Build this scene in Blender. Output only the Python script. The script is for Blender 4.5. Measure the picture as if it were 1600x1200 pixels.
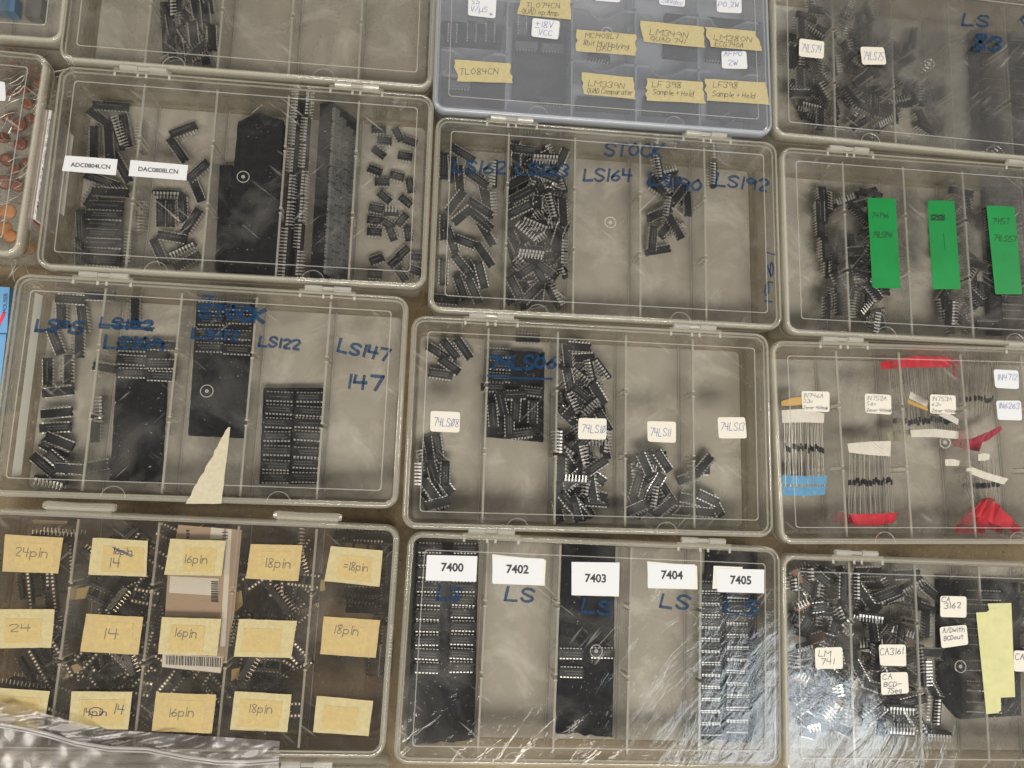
import bpy, bmesh, math, random
from math import sin, cos, pi, radians, atan2, hypot, floor
from mathutils import Matrix, Vector

for o in list(bpy.data.objects):
    bpy.data.objects.remove(o)
SC = bpy.context.scene
COL = SC.collection
RND = random.Random(7)

# ------------------------------------------------------------------ camera
CAMP = Vector((0.0, 0.0, 0.604))
ROT = Matrix(((0.993368, -0.047738, -0.104602), (0.031134, 0.987428, -0.154976), (0.110685, 0.150691, 0.982365)))
cd = bpy.data.cameras.new('camera')
cd.sensor_width = 36.0
cd.lens = 1200 / 1600 * 36.0
cd.clip_start = 0.01
cd.clip_end = 100
cam = bpy.data.objects.new('camera', cd)
COL.objects.link(cam)
cam.matrix_world = Matrix.Translation(CAMP) @ ROT.to_4x4()
SC.camera = cam

# ------------------------------------------------------------------ light
W = bpy.data.worlds.new('World')
SC.world = W
W.use_nodes = True
bg = W.node_tree.nodes['Background']
bg.inputs[0].default_value = (1.0, 0.95, 0.87, 1)
bg.inputs[1].default_value = 0.17


def area(name, loc, target, sx, sy, power, col):
    l = bpy.data.lights.new(name, 'AREA')
    l.shape = 'RECTANGLE'
    l.size, l.size_y, l.energy, l.color = sx, sy, power, col
    o = bpy.data.objects.new(name, l)
    COL.objects.link(o)
    o.location = loc
    o.rotation_euler = (Vector(target) - Vector(loc)).to_track_quat('-Z', 'Y').to_euler()
    return o


area('ceiling_panel_cool', (1.08, -0.70, 1.75), (0.1, 0.0, 0), 0.5, 0.40, 4.6, (0.82, 0.92, 1.0))
area('fill_panel_side', (3.9, 0.4, 2.6), (0.1, 0.1, 0), 0.7, 0.8, 78, (1.0, 0.95, 0.88))  # added fill lamp, kept clear of lid reflections; throws divider shadows
area('fill_panel_far', (0.3, 2.9, 2.4), (0.1, 0.1, 0), 1.3, 0.5, 44, (1.0, 0.94, 0.85))  # added fill from the far side, outside the lids' mirror angle
area('fill_panel_warm', (-2.3, 0.0, 2.3), (0.0, 0.0, 0), 0.6, 1.0, 44, (1.0, 0.93, 0.82))  # added warm fill from the left, beyond what the lids mirror
area('fill_panel_near', (0.3, -1.62, 2.4), (0.1, 0.1, 0), 1.7, 0.75, 100, (1.0, 0.95, 0.88))  # added steep fill that brightens the compartment floors

SC.view_settings.view_transform = 'Standard'
SC.view_settings.look = 'None'
SC.view_settings.exposure = 0.0
SC.view_settings.gamma = 1.0
SC.view_settings.use_curve_mapping = False
try:
    SC.cycles.use_denoising = True
    SC.cycles.denoiser = 'OPENIMAGEDENOISE'
except Exception:
    pass
SC.cycles.use_adaptive_sampling = True
SC.cycles.adaptive_threshold = 0.025
SC.cycles.transparent_max_bounces = 40
SC.cycles.max_bounces = 6
SC.cycles.caustics_reflective = False
SC.cycles.caustics_refractive = False
SC.cycles.sample_clamp_indirect = 4.0

# ------------------------------------------------------------------ materials


def mat(name):
    m = bpy.data.materials.new(name)
    m.use_nodes = True
    nt = m.node_tree
    for n in list(nt.nodes):
        nt.nodes.remove(n)
    out = nt.nodes.new('ShaderNodeOutputMaterial')
    return m, nt, out


def N(nt, t, **kw):
    n = nt.nodes.new('ShaderNode' + t)
    for k, v in kw.items():
        if k.startswith('i_'):
            key = k[2:].replace('_', ' ')
            n.inputs[int(key) if key.isdigit() else key].default_value = v
        else:
            setattr(n, k, v)
    return n


def math_(nt, op, a, b):
    n = N(nt, 'Math', operation=op)
    for i, v in enumerate((a, b)):
        if isinstance(v, (int, float)):
            n.inputs[i].default_value = v
        else:
            nt.links.new(v, n.inputs[i])
    return n.outputs[0]


def world_noise(nt, scale, detail=3, rough=0.55, stretch=(1, 1, 1), rot=0.0, dist=0.0):
    g = N(nt, 'NewGeometry')
    mp = N(nt, 'Mapping')
    mp.inputs['Scale'].default_value = stretch
    rt = N(nt, 'Mapping')
    rt.inputs['Rotation'].default_value = (0, 0, rot)
    nt.links.new(g.outputs['Position'], rt.inputs[0])
    nt.links.new(rt.outputs[0], mp.inputs[0])
    n = N(nt, 'TexNoise')
    n.inputs['Scale'].default_value = scale
    n.inputs['Detail'].default_value = detail
    n.inputs['Roughness'].default_value = rough
    n.inputs['Distortion'].default_value = dist
    nt.links.new(mp.outputs[0], n.inputs['Vector'])
    return n.outputs[0]


def ramp(nt, src, lo, hi, a=0.0, b=1.0):
    r = N(nt, 'MapRange', clamp=True)
    for i, v in ((1, lo), (2, hi), (3, a), (4, b)):
        r.inputs[i].default_value = v
    nt.links.new(src, r.inputs[0])
    return r.outputs[0]


def clear(name, tint=(0.985, 0.982, 0.97), haze=0.04, smudge=0.06, scratch=0.10, rough=0.06, hazecol=(0.80, 0.77, 0.70),
          bump=0.0, bscale=60, bstretch=(1, 1, 1), ior=1.46, fres=0.75, thru=0.45):
    m, nt, out = mat(name)
    L = nt.links.new
    tr = N(nt, 'BsdfTransparent')
    tr.inputs[0].default_value = (*tint, 1)
    gl = N(nt, 'BsdfGlossy')
    gl.inputs['Color'].default_value = (1, 1, 1, 1)
    gl.inputs['Roughness'].default_value = rough
    df = N(nt, 'BsdfDiffuse')
    df.inputs[0].default_value = (*hazecol, 1)
    tl = N(nt, 'BsdfTranslucent')
    tl.inputs[0].default_value = (*hazecol, 1)
    hz = N(nt, 'MixShader')
    hz.inputs[0].default_value = thru
    L(df.outputs[0], hz.inputs[1])
    L(tl.outputs[0], hz.inputs[2])
    fac = None
    if smudge or scratch:
        s1 = ramp(nt, world_noise(nt, 22, 5, 0.65, dist=0.8), 0.48, 0.70, 0, smudge)
        fac = math_(nt, 'ADD', s1, haze)
    if scratch:
        for (rot, st, sc) in ((0.75, (1, 0.06, 1), 460), (2.2, (1, 0.05, 1), 420)):
            sN = world_noise(nt, sc, 1, 0.4, st, rot, 0.3)
            mask = ramp(nt, world_noise(nt, 30, 2, 0.5, (1, 1, 1), rot), 0.55, 0.66, 0, 1)
            fac = math_(nt, 'ADD', fac, math_(nt, 'MULTIPLY', ramp(nt, sN, 0.69, 0.75, 0, scratch), mask))
        speck = ramp(nt, world_noise(nt, 640, 1, 0.4), 0.765, 0.80, 0, scratch * 1.5)
        fac = math_(nt, 'ADD', fac, speck)
    mx = N(nt, 'MixShader')
    if fac is None:
        mx.inputs[0].default_value = haze
    else:
        L(fac, mx.inputs[0])
    L(tr.outputs[0], mx.inputs[1])
    L(hz.outputs[0], mx.inputs[2])
    fr = N(nt, 'Fresnel')
    fr.inputs[0].default_value = ior
    if bump:
        b = N(nt, 'Bump')
        b.inputs['Strength'].default_value = 1.0
        b.inputs['Distance'].default_value = bump
        n1 = world_noise(nt, bscale, 4, 0.6, bstretch, 0.7, 1.2)
        L(n1, b.inputs['Height'])
        L(b.outputs[0], gl.inputs['Normal'])
        L(b.outputs[0], fr.inputs['Normal'])
    fin = N(nt, 'MixShader')
    L(math_(nt, 'MULTIPLY', fr.outputs[0], fres), fin.inputs[0])
    L(mx.outputs[0], fin.inputs[1])
    L(gl.outputs[0], fin.inputs[2])
    L(fin.outputs[0], out.inputs[0])
    return m


def solid(name, col, rough=0.5, metal=0.0, spec=0.5, var=0.0, vscale=200, bump=0.0, bscale=400, col2=None, trans=0.0, lo=0.35, hi=0.65):
    m, nt, out = mat(name)
    p = N(nt, 'BsdfPrincipled')
    p.inputs['Base Color'].default_value = (*col, 1)
    p.inputs['Roughness'].default_value = rough
    p.inputs['Metallic'].default_value = metal
    p.inputs['Specular IOR Level'].default_value = spec
    if var or col2:
        c2 = col2 or tuple(max(0, c * (1 - var)) for c in col)
        mx = N(nt, 'Mix', data_type='RGBA')
        mx.inputs[6].default_value = (*col, 1)
        mx.inputs[7].default_value = (*c2, 1)
        nt.links.new(ramp(nt, world_noise(nt, vscale, 5, 0.65), lo, hi), mx.inputs[0])
        nt.links.new(mx.outputs[2], p.inputs['Base Color'])
    if bump:
        b = N(nt, 'Bump')
        b.inputs['Distance'].default_value = bump
        nt.links.new(world_noise(nt, bscale, 4, 0.6), b.inputs['Height'])
        nt.links.new(b.outputs[0], p.inputs['Normal'])
    if trans:
        t = N(nt, 'BsdfTransparent')
        mx = N(nt, 'MixShader')
        mx.inputs[0].default_value = trans
        nt.links.new(p.outputs[0], mx.inputs[1])
        nt.links.new(t.outputs[0], mx.inputs[2])
        nt.links.new(mx.outputs[0], out.inputs[0])
    else:
        nt.links.new(p.outputs[0], out.inputs[0])
    return m


M = {}
M['lid'] = clear('clear_lid', haze=0.005, smudge=0.06, scratch=0.26, bump=0.0003, bscale=9)
M['lid_edge'] = clear('clear_lid_edge', haze=0.27, smudge=0, scratch=0, rough=0.08, hazecol=(0.95, 0.91, 0.76))  # cream plastic; its haze also stands in for bright reflections along the rim
M['ridge'] = clear('clear_ridge', haze=0.38, smudge=0, scratch=0, rough=0.12, hazecol=(0.9, 0.88, 0.82))  # white haze paints in the specular lines on raised edges
M['lid_crinkled'] = clear('clear_scratched_lid', haze=0.006, smudge=0.06, scratch=0.36, rough=0.08, bump=0.00060, bscale=75, bstretch=(1, 0.28, 1), fres=0.9)
M['tray'] = clear('clear_tray', haze=0.31, smudge=0.28, scratch=0.05, rough=0.12, hazecol=(0.82, 0.77, 0.68), thru=0.15)
M['tray_wall'] = clear('clear_tray_wall', haze=0.12, smudge=0, scratch=0, rough=0.1, hazecol=(0.90, 0.86, 0.72), fres=0.4)
M['divider'] = clear('clear_divider', haze=0.12, smudge=0, scratch=0, rough=0.12, hazecol=(0.88, 0.86, 0.80), fres=0.4)
M['post'] = clear('clear_slot_post', haze=0.62, smudge=0, scratch=0, rough=0.15, hazecol=(0.95, 0.92, 0.80), fres=0.25)  # extra white haze offsets the dark reflections on the post faces
M['divider_rim'] = clear('clear_divider_rim', haze=0.45, smudge=0, scratch=0, rough=0.15, hazecol=(0.9, 0.88, 0.80))
M['milky'] = clear('milky_plastic', tint=(0.97, 0.975, 0.985), haze=0.14, smudge=0.03, scratch=0.06, rough=0.18, hazecol=(0.74, 0.78, 0.85))
M['milky_edge'] = clear('milky_plastic_edge', tint=(0.9, 0.92, 0.95), haze=0.42, smudge=0, scratch=0, rough=0.2, hazecol=(0.80, 0.84, 0.90))
M['milky_floor'] = clear('milky_plastic_floor', haze=0.50, smudge=0.05, scratch=0, rough=0.2, hazecol=(0.76, 0.79, 0.86), thru=0.2)
M['milky_sheet'] = clear('milky_plastic_sheet', haze=0.26, smudge=0, scratch=0, rough=0.2, hazecol=(0.76, 0.80, 0.86))
M['smoky'] = clear('dirty_clear_lid', tint=(0.935, 0.915, 0.885), haze=0.02, smudge=0.05, scratch=0.16, rough=0.07, bump=0.0006, bscale=9)
M['smoky_wall'] = clear('dirty_clear_wall', tint=(0.88, 0.84, 0.78), haze=0.07, smudge=0, scratch=0, rough=0.1)
M['bag'] = clear('clear_bag_film', tint=(0.95, 0.94, 0.93), haze=0.10, smudge=0.05, scratch=0.0, rough=0.34, hazecol=(0.64, 0.60, 0.59), bump=0.0005, bscale=16, fres=0.9)
M['bag_seal'] = clear('bag_seal', haze=0.50, smudge=0, scratch=0, rough=0.15, hazecol=(0.78, 0.75, 0.74))
M['chip'] = solid('black_epoxy', (0.010, 0.011, 0.014), 0.45, spec=0.28)
M['chip_grey'] = solid('grey_epoxy', (0.115, 0.118, 0.122), 0.5)
M['print'] = solid('chip_printing', (0.10, 0.10, 0.10), 0.6)
M['pin'] = solid('tinned_pin', (0.80, 0.78, 0.75), 0.36, metal=0.9)
M['gold'] = solid('socket_contact', (0.80, 0.70, 0.56), 0.40, metal=0.8)
M['foam'] = solid('conductive_foam', (0.007, 0.008, 0.012), 0.85, spec=0.12, col2=(0.016, 0.017, 0.022), vscale=160, bump=0.0008, bscale=900)
M['socket'] = solid('socket_plastic', (0.014, 0.013, 0.013), 0.4)
M['tape'] = solid('masking_tape', (0.365, 0.275, 0.125), 0.7, col2=(0.31, 0.24, 0.115), vscale=350, bump=0.0002, bscale=1500, spec=0.25)
M['tape2'] = solid('masking_tape_upper_layer', (0.375, 0.285, 0.125), 0.7, col2=(0.32, 0.25, 0.11), vscale=350, bump=0.0002, bscale=1500, spec=0.25)
M['tape_pale'] = solid('pale_masking_tape', (0.375, 0.32, 0.175), 0.7, col2=(0.32, 0.275, 0.15), vscale=400, bump=0.0002, bscale=1500, spec=0.25)
M['tape_beige'] = solid('beige_masking_tape', (0.40, 0.37, 0.27), 0.7, col2=(0.35, 0.32, 0.23), vscale=400, bump=0.0002, bscale=1500, spec=0.25)
M['tape_lime'] = solid('lime_tape', (0.43, 0.42, 0.21), 0.6, col2=(0.38, 0.37, 0.18), vscale=120, spec=0.3)
M['sticker'] = solid('white_sticker', (0.50, 0.475, 0.41), 0.55, spec=0.3)
M['sticker_w'] = solid('bright_white_sticker', (0.48, 0.49, 0.50), 0.55, spec=0.3)
M['green'] = solid('green_sticker', (0.004, 0.175, 0.038), 0.38, spec=0.4, col2=(0.003, 0.14, 0.029), vscale=25)
M['ink_black'] = solid('black_print', (0.015, 0.015, 0.015), 0.6)
M['ink_pen'] = solid('dark_pen', (0.035, 0.04, 0.07), 0.6)
M['ink_pencil'] = solid('pencil', (0.08, 0.07, 0.055), 0.6)
M['ink_blue'] = solid('blue_pen', (0.05, 0.07, 0.25), 0.6)
M['ink_green'] = solid('dark_green_pen', (0.002, 0.022, 0.006), 0.6)
M['marker'] = solid('blue_marker', (0.001, 0.036, 0.092), 0.6, col2=(0.001, 0.010, 0.036), vscale=260, trans=0.16, spec=0.2)
M['paper'] = solid('white_paper', (0.62, 0.60, 0.55), 0.7)
M['paper_dim'] = solid('dimmed_paper', (0.42, 0.41, 0.37), 0.7)  # white paper darkened in colour for the hazy plastic veiling it
M['red'] = solid('red_tape', (0.62, 0.02, 0.045), 0.45, col2=(0.50, 0.012, 0.03), vscale=150, spec=0.4)
M['crimson'] = solid('crimson_card', (0.36, 0.010, 0.045), 0.5)
M['sky'] = solid('blue_tape', (0.12, 0.36, 0.62), 0.5, var=0.2, vscale=200)
M['white_tape'] = solid('white_tape', (0.78, 0.74, 0.66), 0.6, var=0.08, vscale=200)
M['amber'] = solid('amber_tape', (0.66, 0.40, 0.10), 0.5)
M['wire'] = solid('lead_wire', (0.66, 0.64, 0.60), 0.3, metal=1.0)
M['diode'] = solid('diode_glass', (0.02, 0.02, 0.035), 0.2)
M['cap'] = solid('orange_ceramic', (0.46, 0.20, 0.06), 0.5, col2=(0.32, 0.12, 0.035), vscale=120)
M['cap_brown'] = solid('brown_ceramic', (0.20, 0.075, 0.04), 0.4, col2=(0.22, 0.06, 0.025), vscale=120)
M['kraft'] = solid('grey_brown_card', (0.36, 0.27, 0.20), 0.7)
M['board'] = solid('dark_green_board', (0.012, 0.022, 0.016), 0.5)
M['blueprint'] = solid('light_blue_card', (0.10, 0.26, 0.48), 0.5)
M['ceramic'] = solid('brown_chip_ceramic', (0.22, 0.11, 0.07), 0.5)


def ground_material():
    m, nt, out = mat('brown_concrete')
    L = nt.links.new
    p = N(nt, 'BsdfPrincipled')
    p.inputs['Roughness'].default_value = 0.8
    a = N(nt, 'Mix', data_type='RGBA')
    a.inputs[6].default_value = (0.24, 0.185, 0.11, 1)
    a.inputs[7].default_value = (0.13, 0.095, 0.05, 1)
    L(ramp(nt, world_noise(nt, 9, 6, 0.65), 0.35, 0.65), a.inputs[0])
    b = N(nt, 'Mix', data_type='RGBA')
    b.inputs[7].default_value = (0.035, 0.026, 0.018, 1)
    L(a.outputs[2], b.inputs[6])
    L(ramp(nt, world_noise(nt, 330, 3, 0.6), 0.60, 0.72, 0, 0.75), b.inputs[0])
    c = N(nt, 'Mix', data_type='RGBA')
    c.inputs[7].default_value = (0.36, 0.30, 0.22, 1)
    L(b.outputs[2], c.inputs[6])
    L(ramp(nt, world_noise(nt, 240, 4, 0.7), 0.56, 0.74, 0, 0.6), c.inputs[0])
    L(c.outputs[2], p.inputs['Base Color'])
    bm_ = N(nt, 'Bump')
    bm_.inputs['Distance'].default_value = 0.0008
    L(world_noise(nt, 400, 4, 0.6), bm_.inputs['Height'])
    L(bm_.outputs[0], p.inputs['Normal'])
    L(p.outputs[0], out.inputs[0])
    return m


M['ground'] = ground_material()

# ------------------------------------------------------------------ helpers


def at(px, py, z):
    """the point at height z that photograph pixel (px, py) looks at"""
    d = ROT @ Vector(((px - 800) / 1200, (600 - py) / 1200, -1))
    return CAMP + d * ((z - CAMP.z) / d.z)


def world_angle(px, py, ang, z):
    a = radians(ang)
    v = at(px + 12 * cos(a), py + 12 * sin(a), z) - at(px, py, z)
    return atan2(v.y, v.x)


def link(name, bm, mats, parent=None, smooth=False):
    me = bpy.data.meshes.new(name)
    bm.normal_update()
    bm.to_mesh(me)
    bm.free()
    for m in (mats if isinstance(mats, (list, tuple)) else [mats]):
        me.materials.append(m)
    if smooth:
        for p in me.polygons:
            p.use_smooth = True
    o = bpy.data.objects.new(name, me)
    COL.objects.link(o)
    if parent:
        o.parent = parent
    return o


def put(name, me, parent):
    o = bpy.data.objects.new(name, me)
    COL.objects.link(o)
    o.parent = parent
    return o


def tag(o, label=None, cat=None, group=None, kind=None):
    if label:
        o['label'] = label
    if cat:
        o['category'] = cat
    if group:
        o['group'] = group
    if kind:
        o['kind'] = kind
    return o


def empty(name, mw):
    o = bpy.data.objects.new(name, None)
    o.empty_display_size = 0.01
    COL.objects.link(o)
    o.matrix_world = mw
    return o


def box(bm, x0, x1, y0, y1, z0, z1, mi=0, mtx=None):
    vs = [Vector((x, y, z)) for z in (z0, z1) for y in (y0, y1) for x in (x0, x1)]
    if mtx:
        vs = [mtx @ v for v in vs]
    v = [bm.verts.new(p) for p in vs]
    for f in ((0, 2, 3, 1), (4, 5, 7, 6), (0, 1, 5, 4), (2, 6, 7, 3), (0, 4, 6, 2), (1, 3, 7, 5)):
        bm.faces.new([v[i] for i in f]).material_index = mi


def rrect(w, l, r, seg=6):
    pts = []
    for cx, cy, a0 in ((w / 2 - r, l / 2 - r, 0), (-w / 2 + r, l / 2 - r, 90), (-w / 2 + r, -l / 2 + r, 180), (w / 2 - r, -l / 2 + r, 270)):
        for i in range(seg + 1):
            a = radians(a0 + 90 * i / seg)
            pts.append((cx + r * cos(a), cy + r * sin(a)))
    return pts


def loft(bm, rings, fill0=True, fill1=True, mi=None):
    rows = [[bm.verts.new(p) for p in ring] for ring in rings]
    n = len(rows[0])
    for k in range(len(rows) - 1):
        for i in range(n):
            f = bm.faces.new((rows[k][i], rows[k][(i + 1) % n], rows[k + 1][(i + 1) % n], rows[k + 1][i]))
            f.material_index = mi[k] if mi else 0
    if fill0:
        bm.faces.new(rows[0][::-1]).material_index = 0
    if fill1:
        bm.faces.new(rows[-1]).material_index = 0


def tube(bm, pts, r, sides=5, mi=0, cap=True):
    rows = []
    for i, p in enumerate(pts):
        d = (pts[min(i + 1, len(pts) - 1)] - pts[max(i - 1, 0)]).normalized()
        u = d.cross(Vector((0, 0, 1)))
        if u.length < 1e-3:
            u = d.cross(Vector((1, 0, 0)))
        u.normalize()
        v = d.cross(u)
        rr = r[i] if isinstance(r, (list, tuple)) else r
        rows.append([bm.verts.new(p + (u * cos(2 * pi * k / sides) + v * sin(2 * pi * k / sides)) * rr) for k in range(sides)])
    for a, b in zip(rows, rows[1:]):
        for k in range(sides):
            bm.faces.new((a[k], a[(k + 1) % sides], b[(k + 1) % sides], b[k])).material_index = mi
    if cap:
        bm.faces.new(rows[0][::-1]).material_index = mi
        bm.faces.new(rows[-1]).material_index = mi


def prism(bm, pts, z0, z1, mi=0, mside=None):
    """upright prism over a list of (x, y)"""
    area2 = sum(a[0] * b[1] - b[0] * a[1] for a, b in zip(pts, pts[1:] + pts[:1]))
    if area2 < 0:
        pts = pts[::-1]
    lo = [bm.verts.new((x, y, z0)) for x, y in pts]
    hi = [bm.verts.new((x, y, z1)) for x, y in pts]
    n = len(pts)
    for i in range(n):
        bm.faces.new((lo[i], lo[(i + 1) % n], hi[(i + 1) % n], hi[i])).material_index = mi if mside is None else mside
    bm.faces.new(hi).material_index = mi
    bm.faces.new(lo[::-1]).material_index = mi


# ------------------------------------------------------------------ lettering (single-stroke hand)
G = {'A': '02 28 42|15 35', 'B': '02 08 28 47 46 25 05|25 44 43 22 02', 'C': '47 38 18 06 04 12 32 43', 'D': '02 08 28 46 44 22 02',
     'E': '48 08 02 42|05 35', 'F': '48 08 02|05 35', 'G': '47 28 07 03 12 32 44 45 25', 'H': '02 08|42 48|05 45', 'I': '22 28',
     'J': '38 33 22 12 03', 'K': '02 08|48 05 42', 'L': '08 02 42', 'M': '02 08 25 48 42', 'N': '02 08 42 48', 'O': '28 06 04 22 44 46 28',
     'P': '02 08 38 47 46 35 05', 'Q': '28 06 04 22 44 46 28|33 41', 'R': '02 08 38 47 46 35 05|25 42', 'S': '47 38 18 07 06 25 44 43 32 12 03',
     'T': '08 48|28 22', 'U': '08 03 12 32 43 48', 'V': '08 22 48', 'W': '08 12 26 32 48', 'X': '08 42|48 02', 'Y': '08 25 48|25 22',
     'Z': '08 48 02 42', '0': '28 06 04 22 44 46 28', '1': '22 28', '2': '07 18 38 47 46 02 42', '3': '07 18 38 47 46 25 44 43 32 12 03',
     '4': '08 05 45|38 32', '5': '48 08 05 35 44 43 32 02', '6': '37 15 03 22 43 44 25 04', '7': '08 48 22',
     '8': '25 07 18 38 47 25 03 12 32 43 25', '9': '46 37 18 06 15 35 46 42', 'a': '46 26 04 12 32 44 46 42', 'b': '08 02 22 43 45 26 05',
     'c': '45 26 04 22 43', 'd': '48 42 22 03 05 26 45', 'e': '04 44 45 26 04 22 42', 'g': '46 26 04 23 43 46 41 20 01', 'h': '08 02|04 26 45 42',
     'i': '26 22|28 27', 'l': '28 23 32', 'm': '02 06|05 16 25 22|25 36 45 42', 'n': '02 06|05 26 45 42', 'o': '26 04 22 44 26',
     'p': '00 06|05 26 45 43 22 03', 'r': '02 06|05 26 36', 's': '45 26 05 44 22 03', 't': '28 23 32|06 46', 'u': '06 03 22 43|46 42',
     'v': '06 22 46', 'w': '06 12 25 32 46', 'x': '06 42|46 02', 'y': '06 23|46 10', 'z': '06 46 02 42', '.': '22 23', ',': '22 11', '-': '05 45',
     '/': '02 48', '*': '05 45|27 23|16 34', '±': '06 46|28 24|02 42', '&': '05 45|27 23', 'µ': '00 06|03 22 43|46 42',
     'Ø': '28 06 04 22 44 46 28|02 48', '=': '06 46|04 44'}


def smooth_line(p, it=2):
    for _ in range(it):
        if len(p) < 3:
            return p
        q = [p[0]]
        for a, b in zip(p, p[1:]):
            q.append((a[0] * .75 + b[0] * .25, a[1] * .75 + b[1] * .25))
            q.append((a[0] * .25 + b[0] * .75, a[1] * .25 + b[1] * .75))
        q.append(p[-1])
        p = q
    return p


class Ink:
    """collects ink strokes, in the local frame of a box, as thin ribbons a hair above a surface"""

    def __init__(self, bm, inv, mi, z, lift=0.00004):
        self.bm, self.inv, self.mi, self.z, self.k, self.lift = bm, inv, mi, z, 0, lift

    def stroke(self, pts, w, jit=0.0):
        P = [self.inv @ at(x, y, self.z) for x, y in pts]
        n = len(P)
        self.k += 1
        zz = self.lift + (self.k % 9) * 0.000012
        rows = []
        for i, p in enumerate(P):
            d = P[min(i + 1, n - 1)] - P[max(i - 1, 0)]
            d.z = 0
            if d.length < 1e-9:
                d = Vector((1, 0, 0))
            d.normalize()
            s = Vector((-d.y, d.x, 0)) * w * 0.5 * (1 + jit * RND.uniform(-1, 1))
            if i == 0:
                p = p - d * w * 0.4
            if i == n - 1:
                p = p + d * w * 0.4
            up = Vector((0, 0, zz))
            rows.append((self.bm.verts.new(p - s + up), self.bm.verts.new(p + s + up)))
        for a, b in zip(rows, rows[1:]):
            self.bm.faces.new((a[0], b[0], b[1], a[1])).material_index = self.mi

    def text(self, s, x0, y0, x1, y1, h, w, jit=0.35, slant=0.12):
        adv = []
        for c in s:
            adv.append(2.6 if c in ' .,' else 2.4 if c in '1Iil' else 6.6 if c in 'Mm' else 5.4)
        tot = sum(adv) - 1.2
        dx, dy = x1 - x0, y1 - y0
        ln = hypot(dx, dy)
        ux, uy = dx / ln, dy / ln
        nx, ny = uy, -ux
        u = 0.0
        for c, a in zip(s, adv):
            if c in G:
                oj, sj = RND.uniform(-.25, .25) * jit, 1 + RND.uniform(-.12, .12) * jit
                for part in G[c].split('|'):
                    pts = [(int(t[0]) + RND.uniform(-1, 1) * jit * .35, int(t[1]) + RND.uniform(-1, 1) * jit * .35) for t in part.split()]
                    pts = smooth_line(pts) if c not in 'AEFHIKLMNTVWXYZ147±-' else pts
                    off = -1.0 if c in '1Iil' else 0.0
                    wx = 5.5 / 4 if c in 'Mm' else 1.0
                    q = []
                    for gx, gy in pts:
                        yy = (gy - 2) / 6 * h * sj + oj * h * 0.3
                        xx = (u + (gx + off) * wx) / tot * ln + slant * yy
                        q.append((x0 + ux * xx + nx * yy, y0 + uy * xx + ny * yy))
                    if c in 'AEFHIKLMNTVWXYZ147±-':      # straight-sided letters: one ribbon a line
                        for qa, qb in zip(q, q[1:]):
                            self.stroke([qa, qb], w, 0.15)
                    else:
                        self.stroke(q, w, 0.15)
            u += a


def print_text(bm, inv, mi, s, x0, y0, x1, y1, z, bold=0.0):
    """printed lettering from the built-in font, fitted between two pixels of the baseline"""
    cu = bpy.data.curves.new('print', 'FONT')
    cu.body = s
    cu.size = 1.0
    cu.resolution_u = 3
    cu.offset = bold
    ob = bpy.data.objects.new('print', cu)
    COL.objects.link(ob)
    bpy.context.view_layer.update()
    me = bpy.data.meshes.new_from_object(ob.evaluated_get(bpy.context.evaluated_depsgraph_get()))
    bpy.data.objects.remove(ob)
    bpy.data.curves.remove(cu)
    xs = [v.co.x for v in me.vertices]
    a, b = inv @ at(x0, y0, z), inv @ at(x1, y1, z)
    d = b - a
    k = d.length / (max(xs) - min(xs))
    u = d.normalized()
    n = Vector((-u.y, u.x, 0))
    vs = [bm.verts.new(a + u * ((v.co.x - min(xs)) * k) + n * (v.co.y * k) + Vector((0, 0, 0.00006))) for v in me.vertices]
    for p in me.polygons:
        try:
            bm.faces.new([vs[i] for i in p.vertices]).material_index = mi
        except ValueError:
            pass
    bpy.data.meshes.remove(me)


# ------------------------------------------------------------------ the ground
b = bmesh.new()
box(b, -3, 3, -3, 3, -0.05, 0.0)
tag(link('ground', b, M['ground']), 'rough brown concrete floor showing between the plastic boxes', kind='structure')

# ------------------------------------------------------------------ compartment boxes
BW, BL, HT = 0.2758, 0.1558, 0.046
TRAYTOP, DIVTOP, FLOOR = 0.0425, 0.0365, 0.0030


def ring(w, l, inset, z, r0=0.0105):
    r = max(r0 - inset, 0.0025)
    return [(x, y, z) for x, y in rrect(w - 2 * inset, l - 2 * inset, r)]


def ridge_ring(bm, w, l, inset, wd, z0, z1, mi=0):
    A, B_ = ring(w, l, inset, z0, inset + 0.0015), ring(w, l, inset, z1, inset + 0.0015)
    C, D = ring(w, l, inset + wd, z1, inset + 0.0015), ring(w, l, inset + wd, z0, inset + 0.0015)
    loft(bm, [A, B_, C, D], False, False, [mi] * 3)


def arc(bm, cx, cy, r, a0, a1, wd, z0, z1, seg=16, mi=0):
    rows = []
    for i in range(seg + 1):
        a = radians(a0 + (a1 - a0) * i / seg)
        rows.append([bm.verts.new((cx + q * cos(a), cy + q * sin(a), z)) for q, z in ((r, z0), (r, z1), (r - wd, z1), (r - wd, z0))])
    for p, q in zip(rows, rows[1:]):
        for k in range(3):
            bm.faces.new((p[k], p[k + 1], q[k + 1], q[k])).material_index = mi


def mesh_of(name, bm, mats, smooth=False):
    o = link(name, bm, mats, smooth=smooth)
    me = o.data
    bpy.data.objects.remove(o)
    return me


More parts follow.
